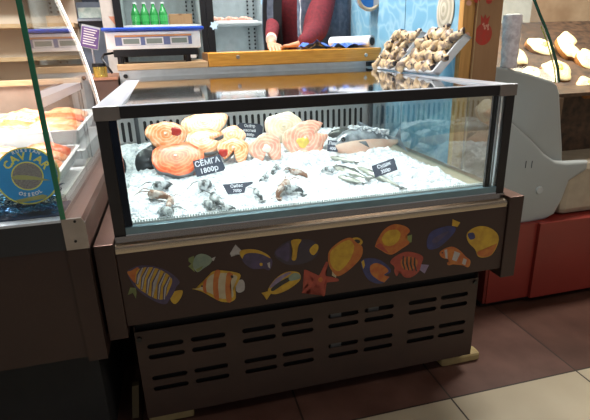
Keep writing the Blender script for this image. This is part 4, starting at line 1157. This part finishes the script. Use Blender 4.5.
def fillet_tray(label, x0, x1, y0, y1, z, zb, seed, grp):
    rnd = random.Random(seed)
    t = thing('salmon_tray', label, 'tray', ((x0 + x1) / 2, (y0 + y1) / 2, z + .009), (math.radians(2), 0, 0), group=grp)
    w_, d_ = (x1 - x0) / 2, (y1 - y0) / 2
    bm = bmesh.new()
    def rim(z0, z1, a, b): return [Vector((sx * a, sy * b, zz)) for zz in (z0,) for sx, sy in ((-1, -1), (1, -1), (1, 1), (-1, 1))]
    S_ = [[Vector((sx * (w_ - i_), sy * (d_ - i_), zz)) for sx, sy in ((-1, -1), (1, -1), (1, 1), (-1, 1))] for i_, zz in ((.02, 0), (.0, .05), (-.006, .05), (-.006, .054), (.004, .054), (.024, .006))]
    loft(bm, S_); obj('tray', bm, M_tray, t, local=True)
    k = 0
    for j in range(4):
        for i in range(2):
            bm = bmesh.new(); cx = -w_ * .42 + i * w_ * .8; cy = -d_ * .62 + j * d_ * .40
            L = w_ * .52; secs = []
            for q in range(9):
                u = q / 8; r = math.sin(PI * (.08 + .84 * u)) ** .6
                zc = .032 + .014 * j / 3 + .012 * math.sin(u * PI) + rnd.random() * .003
                secs.append([Vector((cx + (u - .5) * 2 * L, cy + math.cos(2 * PI * m_ / 12) * d_ * .30 * r, zc + math.sin(2 * PI * m_ / 12) * .018 * r)) for m_ in range(12)])
            loft(bm, secs)
            for vv in bm.verts: vv.co += noise.noise_vector(vv.co * 30 + Vector((seed, 0, 0))) * .008
            obj('salmon_fillet', bm, (F_ora if (k + seed) % 3 else F_red), t, local=True, smooth=True); k += 1
    return t


gt = 'white trays of salmon fillet in the left glass counter'
obj('display_riser', Box(-.62, -.108, .42, .93, .7335, .80), M_white, label='white riser under the rear salmon tray in the left counter', cat='riser')
fillet_tray('heaped white tray of orange salmon fillets at the rear of the left counter', -.46, -.125, .47, .90, .803, 0, 1, gt)
fillet_tray('white tray of salmon fillets just behind the round caviar tin', -.40, -.118, .10, .40, .755, 0, 2, gt)
fillet_tray('white tray of salmon fillets at the far left edge of the photo', -.80, -.50, .12, .44, .755, 0, 4, gt)
obj('display_riser', Box(-.82, -.112, .10, .415, .7335, .752), M_white, label='low white riser under the salmon trays behind the caviar tin', cat='riser')

obj('blue_cloth', Box(-1.48, -.102, -.016, .095, .7335, .737), mat('blue_cloth', (.005, .03, .09), .6), label='dark blue strip of cloth under the blue tinsel in the left counter', cat='cloth')
# blue foil
bm = bmesh.new(); rnd = random.Random(5)
for k in range(1500):
    x = rnd.uniform(-.40, -.112); y = rnd.uniform(-.012, .09); z = .740 + rnd.random() ** .7 * .05 * (1 - abs(x + .2) * 1.2)
    if y < .03: z = min(z, .752)
    a = rnd.uniform(0, PI); L = rnd.uniform(.008, .02); d = Vector((math.cos(a), math.sin(a) * .5, rnd.uniform(-.6, .6))) * L
    if x + abs(d.x) > -.1015 or y - abs(d.y) < -.036: continue
    tube(bm, [Vector((x, y, z)) - d * .5, Vector((x, y, z)) + d * .5], .0012, 3)
    if len(bm.verts): pass
obj('tinsel', bm, [mat('blue_tinsel', (.005, .05, .16), .25, .6, col2=(.03, .22, .38), scale=60)], kind='stuff', label='blue metallic tinsel heaped around the caviar tin', cat='tinsel')

# caviar tin
cc = Vector((-.168, .028, .824)); Rr = .066
t = thing('caviar_tin', 'large round blue caviar tin with yellow lettering standing in the left counter', 'tin', cc)
t.rotation_euler = (math.radians(80), 0, math.radians(8))
obj('tin_side', Cyl((0, 0, -.026), (0, 0, -.001), Rr, n=48), mat('tin_yellow_green', (.45, .60, .12), .35, .3), t, local=True, sharp=40)
M_cb = mat('caviar_blue', (.01, .26, .62), .35); M_cy = mat('caviar_yellow', (.75, .72, .12), .4)
lid = obj('lid', Cyl((0, 0, -.001), (0, 0, .001), Rr, n=48), M_cy, t, local=True, sharp=40)
bm = bmesh.new(); cyl(bm, (0, 0, .001), (0, 0, .0018), Rr * .95, n=48); cyl(bm, (0, 0, .0018), (0, 0, .0022), Rr * .50, n=40, mi=1); cyl(bm, (0, 0, .0022), (0, 0, .0026), Rr * .46, n=40, mi=2)
obj('printed_face', bm, [M_cb, M_cy, mat('caviar_grains', (.12, .10, .10), .5, col2=(.30, .28, .26), scale=400)], lid, local=True)
bm = bmesh.new()
def arc(s, rr, size_, a0, da, mi, flip=False):
    n_ = len(s)
    for i, chh in enumerate(s):
        a = a0 + (i - (n_ - 1) / 2) * da * (1 if flip else -1)
        M_ = Matrix.Translation((math.cos(a) * rr, math.sin(a) * rr, .0022)) @ Matrix.Rotation(a + (PI / 2 if flip else -PI / 2), 4, 'Z')
        if chh != ' ': text_bm(bm, chh, size_, M_, mi=mi, bold=size_ * .03)
arc('CAVIAR', Rr * .68, Rr * .36, A(84), A(22.5), 0)
arc('RUSSIAN', Rr * .89, Rr * .15, A(84), A(8.5), 1)
arc('OSSEOL', Rr * .66, Rr * .17, A(-90), A(11), 1, True)
obj('lettering', bm, [M_cy, M_white], lid, local=True)
bm = bmesh.new(); pts = [(-.62, .02), (-.4, .07), (-.1, .04), (.3, -.05), (.62, -.16), (.86, -.24), (.6, -.22), (.2, -.15), (-.3, -.10), (-.6, -.04)]
prism(bm, [(x * Rr * .8, y * Rr) for x, y in pts], .0006, axis='z', off=.0026)
prism(bm, [(x * Rr, y * Rr) for x, y in [(-.5, -.78), (.35, -.70), (.50, -.76), (.42, -.86), (-.45, -.90)]], .0006, axis='z', off=.0019)
obj('sturgeon_emblem', bm, mat('olive_emblem', (.36, .36, .12), .5), lid, local=True)

# ------------------------------------------------------------------ right counter: red base, grey moulded end, curved glass
rc = thing('fish_counter', 'counter with grey moulded end, red base and curved green-edged glass on the right', 'counter', (1.6, .4, 0))
prof = [(1.335, .995), (1.40, .985), (1.427, .976), (1.48, .965), (1.541, .946), (1.59, .932), (1.618, .915), (1.635, .885), (1.655, .80), (1.69, .66), (1.70, .60), (1.335, .60)]
bm = bmesh.new(); prism(bm, prof, .035, axis='y', off=.415, bev=.012); up = obj('end_panel', bm, M_greyp, rc, sharp=35)
prof = [(1.335, .835), (1.412, .790), (1.50, .725), (1.58, .655), (1.636, .622), (1.69, .612), (1.80, .607), (1.80, .57), (1.72, .53), (1.70, .45), (1.672, .39), (1.63, .372), (1.55, .366), (1.335, .366)]
bm = bmesh.new(); prism(bm, prof, .045, axis='y', off=.385, bev=.014); lo = obj('lower_end_panel', bm, M_greyp, rc, sharp=35)
q = P(539, 190, .385); bm = bmesh.new(); cyl(bm, (q.x, .386, q.z), (q.x, .379, q.z), .017, .014, 24); obj('plug', bm, mat('plug_grey', (.50, .53, .53), .5), lo)
for px in (526, 532):
    q = P(px, 165, .383); bm = bmesh.new(); box(bm, q.x - .001, q.x + .001, .3835, .386, q.z - .012, q.z + .016); obj('small_slit', bm, M_dark, lo)
obj('pale_bumper', Box(1.705, 3.4, .40, 2.2, .372, .60, bev=.03), mat('beige_bumper', (.42, .36, .27), .5), rc)
bm = bmesh.new(); box(bm, 1.37, 1.575, .365, 2.2, .03, .372); obj('red_base', bm, M_red, rc)
bm = bmesh.new(); box(bm, 1.576, 3.4, .35, 2.2, .03, .372); obj('red_base', bm, M_red, rc)
obj('side_board', Box(1.355, 1.369, .368, 2.2, .03, .372), M_redS, rc)
obj('plinth', Box(1.37, 3.4, .40, 2.2, 0, .03), M_dark, rc)
obj('counter_body', Box(1.345, 1.69, .452, 2.2, .375, .86), mat('brown_inner', (.16, .10, .06), .6), rc)
bm = bmesh.new()
prism(bm, [(.46, .862), (2.2, .862), (2.2, 1.20), (1.3, 1.17), (.62, .888), (.46, .875)], 2.2, axis='x', off=1.36)
box(bm, 1.70, 3.5, .60, 2.2, .60, .862)
obj('display_slope', bm, mat('dark_slope', (.03, .018, .012), .5, col2=(.10, .055, .03), scale=30), rc)
gp = [(1.36, 1.40), (1.43, 1.30), (1.469, 1.218), (1.50, 1.17), (1.526, 1.133), (1.560, 1.08), (1.588, 1.027), (1.612, .98), (1.628, .925)]
bm = bmesh.new(); R0 = [[bm.verts.new((x, y, z)) for x, z in gp] for y in (.425, 2.2)]
for k in range(len(gp) - 1): bm.faces.new((R0[0][k], R0[0][k + 1], R0[1][k + 1], R0[1][k]))
bmesh.ops.solidify(bm, geom=bm.faces[:], thickness=.006)
cg = obj('curved_glass', bm, M_glassL, rc, smooth=True)
bm = bmesh.new(); tube(bm, [(x, .423, z) for x, z in gp], .0052, 8); obj('glass_edge', bm, mat('dark_green_edge', (.02, .10, .07), .2), cg, smooth=True)
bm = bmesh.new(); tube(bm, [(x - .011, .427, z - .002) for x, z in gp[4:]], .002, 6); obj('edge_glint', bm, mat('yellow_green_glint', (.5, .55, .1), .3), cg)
obj('rear_screen', Box(1.75, 3.9, 2.205, 2.215, 1.0, 1.9), mat('warm_screen', (.62, .46, .30), .4, col2=(.42, .28, .17), scale=4), rc)
bm = bmesh.new(); box(bm, 2.02, 2.34, 1.5, 1.6, 1.171, 1.33); obj('inner_unit', bm, mat('inner_grey', (.50, .48, .42), .5), rc)

# smoked fish slices in the right counter
F_sm = flesh('smoked_slice_flesh', (.90, .72, .34), (.95, .88, .62), 30)
M_rind = mat('smoked_rind', (.40, .16, .04), .4, col2=(.25, .10, .03), scale=30)
gs = 'pale fish slices behind the curved glass'
for i, (px, py, y, wp, hp, lab) in enumerate([(540, 48, .95, 27, 18, 'oval pale fish slice in the back row left of the green glass edge'), (515, 57, .85, 20, 22, 'pale fish slice partly behind the white bag roll'), (556, 72, .70, 30, 22, 'large pale fish slice crossed by the green glass edge'),
                                      (568, 47, .90, 22, 30, 'tall pale fish slice to the right of the green glass edge'), (529, 75, .66, 24, 12, 'pale fish slice lying low on the grey moulded end'), (588, 62, .80, 24, 24, 'pale fish slice at the far right edge'), (586, 88, .62, 22, 20, 'pale fish slice lowest at the far right')]):
    st(lab, px, py, y, wp, hp, fm=F_sm, skin=M_rind, lean=46, roll=(i * 37) % 50 - 25, cavity=('none', 'slot')[i == 3], group=gs, cav_mat=M_yel if i % 2 == 0 else None, cavpos=(.1, .1), th=.03)

# roll of clear bags standing on the grey counter end
t = thing('bag_roll', 'whitish roll of clear plastic bags standing on the grey counter end', 'bag roll', (1.44, .432, 1.0))
a = P(508.5, 68, .44); b = P(513, 15, .44)
bm = bmesh.new(); secs = []
for i in range(24):
    u = i / 23; p = a.lerp(b, u); r = .0285 + .0012 * math.sin(u * 23) + .005 * u
    secs.append([p + Vector((math.cos(2 * PI * k / 20) * (r + .0015 * math.sin(k * 5 + i)), math.sin(2 * PI * k / 20) * r, 0)) for k in range(20)])
loft(bm, secs); obj('rolled_bags', bm, mat('crinkled_plastic', (.90, .86, .92), .25, col2=(.62, .56, .62), scale=60, bump=.8, bscale=120), t, smooth=True)
bm = bmesh.new(); cyl(bm, b, b + Vector((0, 0, .004)), .033, .02, 20); obj('folded_top', bm, M_white, t)
